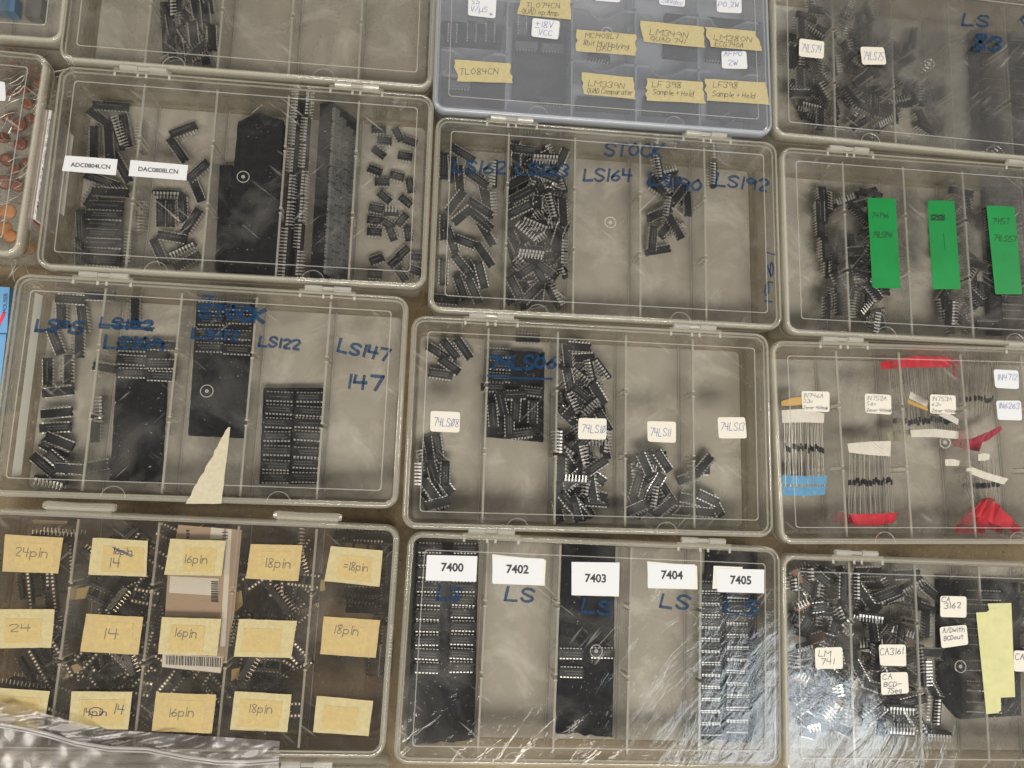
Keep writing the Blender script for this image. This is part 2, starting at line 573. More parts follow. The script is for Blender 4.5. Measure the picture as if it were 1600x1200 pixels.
def lid_mesh(w, l, style):
    t = HT
    bm = bmesh.new()
    loft(bm, [ring(w, l, 0.0042, t - 0.0018), ring(w, l, 0.0023, t - 0.0032), ring(w, l, 0.0021, t - 0.0130), ring(w, l, 0.0, t - 0.0130)] + [ring(w, l, 0.0026 * (1 - sin(radians(a))), t - 0.0026 * (1 - cos(radians(a)))) for a in (90, 75, 60, 45, 30, 15, 0)],
         True, True, [1] * 10)
    face = {'clear': 'lid', 'crinkled': 'lid_crinkled', 'milky': 'milky', 'smoky': 'smoky'}[style]
    edge = {'milky': 'milky_edge', 'smoky': 'lid_edge'}.get(style, 'lid_edge')
    if style != 'smoky':
        ridge_ring(bm, w, l, 0.0122, 0.0006, t - 0.0001, t + 0.00042, 2)
        for fx in (-0.2, 0.2):
            arc(bm, fx * w, -l / 2 + 0.0012, 0.0083, 0, 180, 0.00035, t - 0.0001, t + 0.00035, mi=2)
    arc(bm, 0, 0, 0.0046, 0, 360, 0.0006, t - 0.0001, t + 0.00045, 24, mi=2)
    arc(bm, 0, 0, 0.0014, 0, 360, 0.0011, t - 0.0001, t + 0.00040, 12, mi=2)
    me = mesh_of('lid', bm, [M[face], M[edge], M['ridge']])
    for p in me.polygons:
        p.use_smooth = p.material_index == 1 and len(p.vertices) == 4
    return me


def tray_mesh(w, l, style):
    t = TRAYTOP
    bm = bmesh.new()
    loft(bm, [ring(w, l, 0.0058, 0.0006), ring(w, l, 0.0034, 0.0028), ring(w, l, 0.0028, t - 0.004), ring(w, l, 0.0026, t), ring(w, l, 0.0040, t),
              ring(w, l, 0.0048, 0.0058), ring(w, l, 0.0068, FLOOR)], True, True, [1, 1, 1, 2, 1, 1])
    arc(bm, -0.006, -0.012, 0.0045, 0, 360, 0.0005, FLOOR - 0.0001, FLOOR + 0.0004, 20, mi=1)
    # the four feet under the floor
    wall = {'milky': 'milky', 'smoky': 'smoky_wall'}.get(style, 'tray_wall')
    floor_ = {'milky': 'milky_floor', 'smoky': 'smoky_wall'}.get(style, 'tray')
    return mesh_of('tray', bm, [M[floor_], M[wall], M['milky_edge' if style == 'milky' else 'ridge']])


def divider_mesh(l, style, top):
    """an upright sheet with two narrow slots for cross pieces and a thicker bead along its top"""
    bm = bmesh.new()
    y0, y1 = -l / 2 + 0.0052, l / 2 - 0.0052
    th = 0.0006
    sl = [y0 + (y1 - y0) * f for f in (0.36, 0.70)]
    depth = 0.019
    edges = [y0] + [s for c in sl for s in (c - 0.0012, c + 0.0012)] + [y1]
    for i in range(0, len(edges), 2):
        a, b_ = edges[i], edges[i + 1]
        box(bm, -th, th, a, b_, FLOOR + 0.0002, top - 0.0012, 0)
        box(bm, -th * 1.25, th * 1.25, a, b_, top - 0.0012 + 0.00002, top, 1)
    for s in (-1, 1):
        box(bm, min(s * (th + 0.00002), s * (th + 0.0006)), max(s * (th + 0.00002), s * (th + 0.0006)), y0, y1, FLOOR + 0.0002, FLOOR + 0.0012, 1)
    for c in sl:
        box(bm, -th, th, c - 0.00118, c + 0.00118, FLOOR + 0.0002, top - depth, 0)
        for s in (-1, 1):   # thick posts either side of the slot
            yy = c + s * 0.0021
            box(bm, -0.0012, 0.0012, yy - 0.00045, yy + 0.00045, top - depth, top + 0.0001, 2)
    dm = {'milky': 'milky', 'smoky': 'divider'}.get(style, 'divider')
    rm = {'milky': 'milky_edge'}.get(style, 'divider_rim')
    return mesh_of('divider', bm, [M[dm], M[rm], M['milky_edge' if style == 'milky' else 'post']])


def hinge_mesh(style):
    bm = bmesh.new()
    for s in (-1, 1):
        for c in range(1):
            pts = [Vector((s * 0.0105 - 0.0062, 0.0021, 0)), Vector((s * 0.0105 + 0.0062, 0.0021, 0))]
            tube(bm, pts, 0.0021, 10)
    tube(bm, [Vector((-0.0040, 0.0021, 0)), Vector((0.0040, 0.0021, 0))], 0.0015, 8)
    box(bm, -0.0205, 0.0205, -0.0030, 0.0004, 0.0018, 0.0023, 1)
    for x in (-0.0195, -0.003, 0.003, 0.0195):
        box(bm, x - 0.0008, x + 0.0008, -0.0060, -0.0032, 0.0017, 0.0023, 0)
    return mesh_of('hinge', bm, [M['milky_edge' if style == 'milky' else 'ridge'], M['milky' if style == 'milky' else 'tray_wall']])


def latch_mesh():
    bm = bmesh.new()
    pts = [Vector((x, 0.0025 + 0.0006 * (abs(x) > 0.02), 0)) for x in (-0.0235, -0.021, -0.0, 0.021, 0.0235)]
    tube(bm, pts, [0.0022, 0.003, 0.003, 0.003, 0.0022], 10)
    box(bm, -0.021, 0.021, -0.002, 0.0022, -0.0009, 0.0012)
    return mesh_of('latch', bm, M['lid_edge'])


MESH = {}


def get(kind, style, fn):
    k = (kind, style)
    if k not in MESH:
        MESH[k] = fn()
    return MESH[k]


BOX = {}
# centre x, y, turn
POSE = {'C': (-0.1456, 0.2335, 0.0071), 'H': (0.1321, 0.2184, 0.0061), 'I': (0.1215, 0.0591, 0.0038), 'J': (0.1255, -0.1009, -0.0158),
        'E': (-0.1572, 0.0725, -0.0013), 'L': (0.4105, 0.2171, 0.0069), 'M': (0.4003, 0.0583, 0.0258), 'B': (-0.1487, 0.3933, 0.0112),
        'N': (0.4025, -0.1089, -0.0086), 'K': (0.4056, 0.3790, -0.0108), 'D': (-0.4311, 0.2418, -0.0122), 'G': (0.1274, 0.3788, 0.0125),
        'A': (-0.4235, 0.4030, 0.020), 'F': (-0.1560, -0.0929, -0.0140), 'P': (-0.150, -0.2560, -0.012)}
STYLE = {'G': 'milky', 'F': 'smoky', 'J': 'crinkled', 'N': 'crinkled', 'P': 'crinkled'}
BOXLABEL = {
    'A': 'clear box at the corner holding pale blue and dark parts',
    'B': 'clear five-compartment box, empty but for one narrow compartment of chips',
    'C': 'clear box with two narrow printed labels and tall rows of chips on foam',
    'D': 'clear box full of orange disc capacitors with tangled leads',
    'E': 'clear box with blue marker LS writing and a torn triangle of tape at its front',
    'F': 'dark dirty clear box with fifteen yellow masking tape labels',
    'G': 'milky translucent organizer with yellow tape strips and scooped dividers',
    'H': 'clear box with STOCK written in blue marker above five part numbers',
    'I': 'clear box with small white 74LS stickers and 74LS06 underlined in marker',
    'J': 'scratched clear box with five large white cards printed with part numbers',
    'K': 'clear box of loose chips with two white stickers beside blue 83 writing',
    'L': 'clear box with three long green stickers',
    'M': 'clear box of taped diode bundles in red, white and blue tape',
    'N': 'scratched shiny clear box of loose chips with a lime tape strip',
    'P': 'clear box whose hinge edge just shows below the socket box'}


def make_box(key):
    x, y, th = POSE[key]
    st = STYLE.get(key, 'clear')
    mw = Matrix.Translation((x, y, 0)) @ Matrix.Rotation(th, 4, 'Z')
    e = empty('organizer_box' if key == 'G' else 'compartment_box', mw)
    tag(e, BOXLABEL[key], 'storage box', 'clear plastic boxes laid out in rows')
    put('tray', get('tray', st, lambda: tray_mesh(BW, BL, st)), e)
    lid = put('lid', get('lid', st, lambda: lid_mesh(BW, BL, st)), e)
    if st == 'smoky':
        fr, dt = [(-0.3, ), (-0.1, ), (0.1, ), (0.3, )], TRAYTOP - 0.0005
    else:
        fr, dt = [(-0.3, ), (-0.1, ), (0.1, ), (0.3, )], DIVTOP
    inner = BW - 0.0096
    for (f, ) in fr:
        d = put('divider', get('divider', st, lambda: divider_mesh(BL, st, dt)), e)
        d.location = (f * inner, 0, 0)
    if st == 'smoky':
        for f in (-0.29, 0.265):
            h = put('latch', get('latch', st, latch_mesh), e)
            h.location = (f * BW, BL / 2 + 0.0004, HT - 0.004)
    else:
        for f in (-0.285, 0.285):
            h = put('hinge', get('hinge', 'milky' if st == 'milky' else 'clear', lambda: hinge_mesh(st)), e)
            h.location = (f * BW, BL / 2 + 0.0002, HT - 0.0016)
    BOX[key] = dict(e=e, lid=lid, mw=mw, inv=mw.inverted())
    return e


for k in POSE:
    make_box(k)

# the organizer's scooped cross pieces
bm = bmesh.new()
cw = (BW - 0.0096) / 5 - 0.0016
n = 28
prof = []
for i in range(n + 1):
    u = -cw / 2 + cw * i / n
    q = abs(u) / (cw / 2)
    dip = 0.0 if q > 0.62 else 0.0135 * (cos(q / 0.62 * pi) * 0.5 + 0.5) ** 0.6
    prof.append((u, DIVTOP - dip))
lo = [[bm.verts.new((u, s * 0.0006, FLOOR + 0.0002)) for u, z in prof] for s in (-1, 1)]
md = [[bm.verts.new((u, s * 0.0006, z - 0.0014)) for u, z in prof] for s in (-1, 1)]
hi = [[bm.verts.new((u, s * 0.0010, z)) for u, z in prof] for s in (-1, 1)]
for i in range(n):
    for s in (0, 1):
        bm.faces.new((lo[s][i], lo[s][i + 1], md[s][i + 1], md[s][i]))
        bm.faces.new((md[s][i], md[s][i + 1], hi[s][i + 1], hi[s][i])).material_index = 1
    bm.faces.new((hi[0][i], hi[0][i + 1], hi[1][i + 1], hi[1][i])).material_index = 1
scoop = mesh_of('cross_divider', bm, [M['milky_sheet'], M['milky_edge']])
for c in range(5):
    for yy in (0.027, -0.021):
        if c == 1 and yy < 0:
            continue
        o = put('cross_divider', scoop, BOX['G']['e'])
        o.location = ((c - 2) * (BW - 0.0096) / 5, yy, 0)

# ------------------------------------------------------------------ chips


def dip_meshes(n, wid=6.35, key=None, body='chip', pinmat='pin'):
    k = ('dip', n, wid, body)
    if k in MESH:
        return MESH[k]
    mm = 0.001
    half = n // 2
    Ln = half * 2.54 + 1.6
    bodies = []
    for v in range(4):
        bm = bmesh.new()

        def outline(ins):
            h, w = Ln / 2 - ins, wid / 2 - ins
            pts = [(h, -w), (h, w), (-h, w), (-h, 0.85)]
            pts += [(-h + 0.9 * sin(radians(a)), 0.85 * cos(radians(a))) for a in (45, 90, 135)]
            pts += [(-h, -0.85), (-h, -w)]
            return pts
        loft(bm, [[(x * mm, y * mm, z * mm) for x, y in outline(i)] for i, z in ((0.28, 3.4), (0.0, 4.9), (0.05, 5.2), (0.30, 6.7))])
        r = random.Random(n * 10 + v)
        for ln in range(2 if v != 3 else 1):     # lines of faint printing, as short bars
            u = -Ln * 0.36
            yy = (0.95 - 1.9 * ln) if v != 3 else 0.2
            while u < Ln * r.uniform(0.22, 0.38):
                wd = r.uniform(0.35, 0.75)
                a = [bm.verts.new(((u + p) * mm, (yy + q) * mm, 6.712 * mm)) for p, q in ((0, -.5), (wd, -.5), (wd, .5), (0, .5))]
                bm.faces.new(a).material_index = 1
                u += wd + r.uniform(0.35, 0.6)
        bodies.append(mesh_of('chip_body', bm, [M[body], M['print']]))
    rows = []
    for s in (-1, 1):
        bm = bmesh.new()
        for i in range(half):
            x = (i - (half - 1) / 2) * 2.54
            w2 = wid / 2
            ws = 0.76
            q = lambda pts: [Vector((a * mm, s * c * mm, z * mm)) for a, c, z in pts]
            # shoulder, upper leg, narrow leg: each a slim box
            for (xa, ya, yb, za, zb, yo) in ((ws, w2 - 0.02, w2 + 0.85, 4.78, 5.06, 0), (ws, w2 + 0.60, w2 + 0.86, 3.1, 4.77, 0), (0.27, w2 + 0.62, w2 + 0.85, 0.0, 3.09, 0.35)):
                v8 = [bm.verts.new(p) for p in q([(x - xa, ya + yo, za), (x + xa, ya + yo, za), (x + xa, yb + yo, za), (x - xa, yb + yo, za),
                                                  (x - xa, ya, zb), (x + xa, ya, zb), (x + xa, yb, zb), (x - xa, yb, zb)])]
                for f in ((0, 3, 2, 1), (4, 5, 6, 7), (0, 1, 5, 4), (1, 2, 6, 5), (2, 3, 7, 6), (3, 0, 4, 7)):
                    bm.faces.new([v8[j] for j in f])
        bmesh.ops.recalc_face_normals(bm, faces=bm.faces)
        rows.append(mesh_of('pin_row', bm, M[pinmat]))
    MESH[k] = (bodies, rows, Ln)
    return MESH[k]


NUM = {8: 'eight', 14: 'fourteen', 16: 'sixteen', 18: 'eighteen', 20: 'twenty', 24: 'twenty-four', 28: 'twenty-eight', 40: 'forty'}
CHIPS = []


def chip(n, px, py, ang, state, z, heap, tilt=0.0, note=None, tdir=0.0, wid=6.35, body='chip', extra=None):
    """state: u upright, d on its back with pins up, s on its side (pins one way), t on its other side"""
    bodies, rows, Ln = dip_meshes(n, wid, body=body)
    a = world_angle(px, py, ang, z) + (pi if RND.random() < .5 and not extra else 0)
    ctr = Matrix.Translation((0, 0, -0.0040))
    roll = {'u': 0, 'd': pi, 's': pi / 2, 't': -pi / 2}[state]
    hgt = {'u': 0.0040, 'd': 0.0027, 's': 0.0041, 't': 0.0041}[state]
    p = at(px, py, z + hgt)
    mw = Matrix.Translation(p) @ Matrix.Rotation(tilt, 4, Vector((cos(tdir), sin(tdir), 0))) @ Matrix.Rotation(a, 4, 'Z') @ Matrix.Rotation(roll, 4, 'X') @ ctr
    if extra:
        mw = extra @ ctr
    name = NUM[n].replace('-', '_') + '_pin_chip'
    o = bpy.data.objects.new(name, bodies[RND.randrange(4)])
    COL.objects.link(o)
    o.matrix_world = mw
    o['category'] = 'chip'
    for r in rows:
        put('pin_row', r, o)
    CHIPS.append((o, n, state, ang, px, py, heap, note))
    return o


def inside(x, y, poly):
    c = False
    for (x0, y0), (x1, y1) in zip(poly, poly[1:] + poly[:1]):
        if (y0 > y) != (y1 > y) and x < (x1 - x0) * (y - y0) / (y1 - y0) + x0:
            c = not c
    return c


UNDER = {}


def buried(n, px, py, ang, state, z, wid):
    """a chip at the bottom of a deep heap, mostly covered by those above"""
    roll = {'u': 0, 'd': pi, 's': pi / 2, 't': -pi / 2}[state]
    hgt = {'u': 0.0040, 'd': 0.0027, 's': 0.0041, 't': 0.0041}[state]
    mw = Matrix.Translation(at(px, py, z + hgt)) @ Matrix.Rotation(world_angle(px, py, ang, z), 4, 'Z') @ Matrix.Rotation(roll, 4, 'X') @ Matrix.Translation((0, 0, -.004))
    UNDER.setdefault(n, []).append(mw)


def build_buried():
    for n, ms in UNDER.items():
        bodies, rows, Ln = dip_meshes(n)
        bm = bmesh.new()
        for mw in ms:
            for me, add in ((bodies[0], 0), (rows[0], 2), (rows[1], 2)):
                vs = [bm.verts.new(mw @ v.co) for v in me.vertices]
                for p in me.polygons:
                    f = bm.faces.new([vs[i] for i in p.vertices])
                    f.material_index = p.material_index if add == 0 else 2
        o = link(NUM[n] + '_pin_chip_layer', bm, [M['chip'], M['print'], M['pin']])
        tag(o, NUM[n] + '-pin chips half buried at the bottom of the deep heaps', 'chips', kind='stuff')


def heap(n, key, poly, count, layers=2, z0=FLOOR + 0.0006, mix='uuuudddsst', gap=15, ang=None, tilt=0.22, seed=1, wid=6.35, bodies=('chip', )):
    r = random.Random(seed)
    xs, ys = [p[0] for p in poly], [p[1] for p in poly]
    done = []
    tries = 0
    while len(done) < count and tries < 9000:
        tries += 1
        lay = min(layers - 1, int(len(done) * layers / count))
        x, y = r.uniform(min(xs), max(xs)), r.uniform(min(ys), max(ys))
        if not inside(x, y, poly):
            continue
        a = r.uniform(0, 180) if ang is None else r.choice(ang) + r.uniform(-14, 14)
        # keep the ends inside too
        hl = n * 1.27 * 0.72
        if not all(inside(x + s * hl * cos(radians(a)), y + s * hl * sin(radians(a)), poly) for s in (-1, 1)) and tries < 7000:
            continue
        g = gap if tries < 5000 else gap * 0.6
        if any(l == lay and hypot(x - q, y - w_) < g for q, w_, l in done):
            continue
        done.append((x, y, lay))
        st = r.choice(mix)
        if lay == 0 and layers > 1:
            buried(n, x, y, a, st, z0 + r.uniform(0, .002), wid)
            continue
        chip(n, x, y, a, st, z0 + lay * 0.0058 + r.uniform(0, 0.002), key, tilt * r.uniform(0, 1) * (0.4 if lay == 0 else 1), tdir=r.uniform(0, 6.28), wid=wid, body=r.choice(bodies))


def rows_of(n, key, x, ys, ang, z, note, state='u'):
    for i, y in enumerate(ys):
        xx = x(y) if callable(x) else x
        chip(n, xx + RND.uniform(-1, 1), y, ang + RND.uniform(-1.5, 1.5), state, z, key, 0.0, (note, i, len(ys)))


def foam(pts, z0, z1, label, torn=(), name='foam_sheet', m='foam', group=None):
    """a slab of foam; the pixel outline is that of its top face"""
    P = [at(x, y, z1) for x, y in pts]
    out = []
    r = random.Random(int(pts[0][0]))
    for i, p in enumerate(P):
        q = P[(i + 1) % len(P)]
        k = max(2, int((q - p).length / 0.004))
        amp = 0.0011 if i in torn else 0.00025
        d = (q - p).normalized()
        for j in range(k):
            c = p.lerp(q, j / k)
            out.append((c.x - d.y * r.uniform(-amp, amp), c.y + d.x * r.uniform(-amp, amp)))
    bm = bmesh.new()
    prism(bm, out, z0, z1)
    return tag(link(name, bm, M[m]), label, 'foam' if m == 'foam' else 'board', group)


FB = FLOOR + 0.0004
FT = FLOOR + 0.0064       # top of a foam sheet lying on a tray floor
CZ = FT - 0.0037          # chips pressed into it
Z = FLOOR + 0.0006

# --- B
heap(16, 'the chip-filled compartment of the otherwise empty box', [(264, -20), (338, -20), (334, 96), (262, 96)], 24, 3, ang=(80, 95, 88, 70, 15, -35), seed=3, gap=13)
chip(16, 258, 25, 88, 'u', Z, 'the chip-filled compartment of the otherwise empty box', note='side')
chip(16, 261, 66, 88, 'u', Z, 'the chip-filled compartment of the otherwise empty box', note='side')
chip(16, 302, 52, 84, 'd', Z + .018, 'the chip-filled compartment of the otherwise empty box')
chip(16, 331, 58, 88, 'd', Z + .018, 'the chip-filled compartment of the otherwise empty box')
chip(16, 309, 80, -42, 'd', Z + .018, 'the chip-filled compartment of the otherwise empty box')
# --- C
k = 'the compartment under the ADC0804LCN label'
for x, y, a, s, z in ((174, 167, 4, 'u', .006), (160, 187, 35, 'd', .004), (147, 222, 91, 'd', .008), (170, 222, 87, 'd', .012), (185, 208, 72, 's', .012), (197, 205, 80, 'u', 0),
                      (160, 283, 20, 'u', .004), (150, 300, -55, 'd', .004), (172, 300, 3, 'd', .012), (190, 262, 60, 'u', .006), (128, 355, 88, 'u', 0), (126, 398, 90, 'u', 0)):
    chip(20, x, y, a, s, Z + z, k)
rows_of(20, k, lambda y: 166 - (y - 320) * 0.05, [322, 337, 352, 366, 381, 396, 409], 3, Z + .004, 'in the neat stack')
for x, y, a in ((220, 340, 93), (205, 388, 93), (222, 215, 92)):
    chip(20, x, y, a, 't', Z, k)
k = 'the compartment under the DAC0808LCN label'
for x, y, a, s in ((287, 204, -20, 'u'), (278, 235, 55, 'u'), (306, 294, 68, 'd'), (252, 333, 91, 'u'), (267, 334, 91, 'u'), (286, 327, 88, 'u'), (300, 346, -55, 'u'), (270, 371, 10, 'u'),
                   (249, 394, 66, 'u'), (286, 391, -24, 's'), (262, 304, 2, 's'), (292, 408, -28, 'd'), (310, 268, -40, 'u'), (308, 136, 4, 'd')):
    chip(16, x, y, a, s, Z, k, RND.uniform(0, .12))
foam([(372, 190), (404, 176), (443, 188), (432, 428), (352, 424), (361, 300)], FB, FB + .022, 'taller black foam block with a pointed end beside the two foam columns')
foam([(343, 258), (364, 258), (357, 424), (336, 422)], FB, FB + .012, 'thin low black foam strip along the foot of the pointed foam block')
k = 'the double column beside the pointed foam'
for i in range(7):
    y = 170 + i * 41.5
    chip(16, 464 - i * 3.2, y, 94.5, 't' if True else 's', Z + .020, k, 0, ('outer side', i, 7))
    chip(16, 481 - i * 2.4, y - 6, 94.5, 's', Z + .020, k, 0, ('inner side', i, 7))
foam([(469, 150), (476, 150), (454, 436), (447, 434)], FB, FB + .017, 'narrow black foam spine between the chips standing on edge')
# tilted foam with a grid of eight-pin chips
pa, pb = at(519, 158, .038), at(503, 440, .038)
axis = (pb - pa).normalized()
side = Vector((-axis.y, axis.x, 0))
TILT = 1.05
c1 = side * cos(TILT) + Vector((0, 0, -sin(TILT)))
c2 = axis.cross(c1)
tl = Matrix((axis, c1, c2)).transposed()
bm = bmesh.new()
TM = Matrix.Translation(pa) @ tl.to_4x4()
if TM.col[2].z < 0:
    pass
box(bm, 0.0, (pb - pa).length, -0.0005, 0.0375, -0.011, 0.0, 0, TM)
tag(link('foam_sheet', bm, M['foam']), 'black foam slab propped on a slant carrying a grid of small chips', 'foam')
k = 'the slanted foam grid'
for c in range(4):
    for i in range(11):
        u, v = 0.010 + i * 0.0122 + 0.0035 * c, 0.0048 + c * 0.0091
        if u > (pb - pa).length - 0.004:
            continue
        mw = TM @ Matrix.Translation((u, v, -0.0008))
        chip(8, 0, 0, 0, 'u', 0, k, note=('grid', c, i), extra=mw, body='chip_grey')  # greyer body colour carries the light falling on the slanted face
k = 'the end compartment of loose eight-pin chips'
for x, y, a, s in ((592, 203, 3, 'u'), (622, 211, 62, 'u'), (601, 221, 5, 'u'), (641, 222, 20, 'u'), (592, 238, 35, 'd'), (633, 245, 10, 'u'), (586, 267, 22, 'u'), (620, 276, 12, 'u'), (597, 285, 0, 'u'),
                   (641, 291, 80, 'u'), (601, 309, 40, 'u'), (634, 315, 40, 'u'), (588, 327, 12, 'u'), (611, 331, 4, 's'), (628, 344, -48, 'u'), (585, 345, 8, 'u'), (585, 363, 5, 'u'), (612, 366, 68, 'u'),
                   (638, 366, 82, 'u'), (589, 406, -20, 'u'), (617, 409, -40, 'u'), (630, 395, -40, 'u'), (652, 403, 3, 'u'), (648, 423, 20, 'u'), (586, 429, 5, 'u'), (628, 430, 55, 'u'), (606, 351, 30, 'u')):
    chip(8, x, y, a, s, Z, k, RND.uniform(0, .1))
# --- E
k = 'the LS95 compartment beside the paper strip'
for x, y, a, s, z in ((112, 468, 4, 'u', .004), (156, 462, 2, 'd', .010), (97, 492, 90, 'u', 0), (124, 536, 92, 'd', .012), (88, 533, 70, 'u', 0), (76, 582, 91, 'u', .004), (107, 577, 93, 'd', .006),
                      (90, 612, -6, 'd', .004), (88, 645, -5, 'd', .006), (88, 668, -3, 'u', 0), (92, 690, 22, 'd', .005), (85, 703, 30, 'u', 0), (70, 727, 42, 'u', .005), (92, 722, 40, 'u', .008),
                      (110, 733, 3, 'd', .012), (148, 728, -8, 'd', 0), (150, 668, 92, 'u', 0), (160, 640, 92, 's', 0), (80, 752, 12, 't', 0), (168, 575, 10, 'd', 0), (130, 500, 85, 'u', 0)):
    chip(16, x, y, a, s, Z + z, k, RND.uniform(0, .12))
foam([(186, 532), (262, 534), (249, 756), (171, 752)], FB, FT, 'black foam under the LS109 writing, bare below a few chips', (0, ))
k = 'the foam under the LS109 writing'
chip(16, 211, 487, 91, 'd', Z, 'the bare floor above the LS109 foam', note='single')
rows_of(16, k, 207, [542, 563, 583], 2, CZ, 'outer row')
rows_of(16, k, 252, [540, 569, 588], 2, CZ, 'inner row')
foam([(308, 466), (396, 470), (381, 684), (294, 680)], FB, FT, 'long black foam sheet under the STOCK writing with a bare lower half')
k = 'the long foam below STOCK'
rows_of(16, k, lambda y: 330 - (y - 500) * .06, [480, 501, 522, 543], 2, CZ, 'outer row')
rows_of(16, k, lambda y: 373 - (y - 500) * .06, [478, 499, 524, 547], 2, CZ, 'inner row')
foam([(412, 606), (504, 606), (496, 756), (405, 756)], FB, FT, 'black foam filled with two rows of chips under the LS122 writing')
k = 'the foam under the LS122 writing'
rows_of(16, k, lambda y: 437 - (y - 620) * .05, [620, 640, 661, 682, 704, 727, 747], 2, CZ, 'outer row')
rows_of(16, k, lambda y: 484 - (y - 620) * .05, [621, 643, 661, 681, 707, 724, 746], 2, CZ, 'inner row')
# --- H
k = 'the heap under the LS162 writing'
for x, y, a, s, z in ((694, 260, 91, 'u', 0), (694, 355, 91, 'u', 0), (723, 241, 30, 'u', .006), (708, 265, 88, 'd', .008), (718, 278, 86, 'd', .008), (772, 272, 92, 's', .010), (745, 280, 35, 'u', .004),
                      (712, 315, -50, 'd', .01), (725, 335, -38, 'd', .012), (750, 325, 32, 'u', .012), (752, 345, 40, 'u', .016), (760, 365, 58, 'd', .016), (757, 398, 55, 'd', .012), (705, 375, 70, 'u', 0),
                      (730, 380, 20, 'u', .004), (722, 415, 50, 'u', .004), (738, 425, 60, 'u', 0), (752, 430, 75, 'u', .006), (693, 425, 91, 'u', 0), (720, 450, 70, 'u', 0), (740, 455, 65, 'u', .004),
                      (695, 468, 5, 'u', 0), (755, 295, 75, 'd', .004), (768, 320, 85, 's', .0)):
    chip(16, x, y, a, s, Z + z, k, RND.uniform(0, .2))
k = 'the deep heap under the LS163 writing'
heap(16, k, [(797, 228), (884, 236), (886, 486), (794, 480)], 72, 4, seed=11, gap=13)
for x, y, a, s, z in ((852, 246, 3, 't', .026), (806, 240, 88, 'd', .02), (815, 305, -28, 'u', .024), (812, 328, -25, 'u', .026), (820, 365, 38, 's', .028), (836, 350, 22, 's', .024), (830, 394, 6, 't', .028),
                      (862, 322, 75, 's', .022), (880, 330, 86, 'd', .020), (878, 395, 92, 's', .022), (855, 275, 20, 'u', .022), (843, 298, 5, 'd', .02)):
    chip(16, x, y, a, s, Z + z, k, RND.uniform(0, .2))
k = 'the cluster under the LS190 writing'
heap(16, k, [(1012, 250), (1048, 258), (1074, 300), (1076, 360), (1050, 398), (1012, 400)], 15, 2, seed=5, gap=13)
chip(16, 1028, 262, 80, 's', Z + .012, k)
chip(16, 1055, 355, 60, 'd', Z + .014, k)
k = 'the last, almost bare compartment of the STOCK box'
chip(16, 1114, 274, 91, 't', Z, k)
# --- I
k = 'the compartment corner above the 74LS08 sticker'
for x, y, a, s in ((684, 551, 32, 'u'), (703, 546, 50, 'u'), (724, 545, 55, 'u'), (702, 571, 36, 'u'), (688, 585, 8, 'u')):
    chip(14, x, y, a, s, Z + .002, k, .08)
k = 'the heap below the 74LS08 sticker'
heap(14, k, [(655, 680), (684, 680), (700, 720), (722, 758), (700, 798), (657, 798)], 13, 2, seed=21, gap=12, ang=(85, 70, 55, 60))
for x, y, a, s in ((672, 765, 55, 'd'), (683, 787, -15, 'd'), (656, 740, 90, 's')):
    chip(14, x, y, a, s, Z + .014, k, .1)
foam([(758, 546), (851, 550), (849, 690), (757, 682)], FB, FT, 'black foam square below the underlined 74LS06 writing')
k = 'the foam below the 74LS06 writing'
rows_of(14, k, 781, [552, 571, 590], 2, CZ, 'outer row')
heap(14, 'the loose chips over the 74LS06 foam', [(757, 600), (850, 600), (848, 688), (757, 680)], 9, 1, z0=FT + .0004, seed=8, gap=21, mix='u', ang=(2, 88))
chip(14, 825, 528, 2, 'd', Z, 'the bare floor above the 74LS06 foam', note='single')
k = 'the tall heap under the 74LS10 sticker'
heap(14, k, [(872, 532), (948, 536), (952, 810), (868, 810)], 70, 4, seed=31, gap=13, ang=(80, 90, -40, 45, 10, 65))
for x, y, a, s, z in ((877, 733, 91, 'd', .026), (905, 542, 5, 'd', .02), (875, 690, 90, 's', .02), (932, 728, -35, 'u', .024), (898, 750, 4, 's', .022), (925, 765, 80, 'd', .022), (874, 775, 88, 'd', .02),
                      (935, 615, 58, 'd', .022), (895, 640, -48, 'd', .022), (912, 690, -40, 'u', .02)):
    chip(14, x, y, a, s, Z + z, k, RND.uniform(0, .2))
k = 'the heap below the 74LS11 sticker'
heap(14, k, [(984, 706), (1040, 704), (1050, 760), (1048, 806), (982, 806)], 17, 2, seed=41, gap=13)
for x, y, a, s in ((1008, 725, 65, 'd'), (1035, 720, 55, 'u'), (992, 795, -25, 'd'), (1038, 793, -40, 'd')):
    chip(14, x, y, a, s, Z + .014, k, .1)
k = 'the small heap below the 74LS13 sticker'
for x, y, a, s, z in ((1100, 726, -50, 'd', .006), (1076, 746, -22, 'd', .004), (1090, 735, 0, 'u', 0), (1078, 780, 12, 'u', 0), (1105, 778, 25, 'u', .004), (1118, 790, 60, 'u', 0), (1066, 798, 5, 'u', 0), (1098, 800, 5, 'u', 0)):
    chip(14, x, y, a, s, Z + z, k, .1)
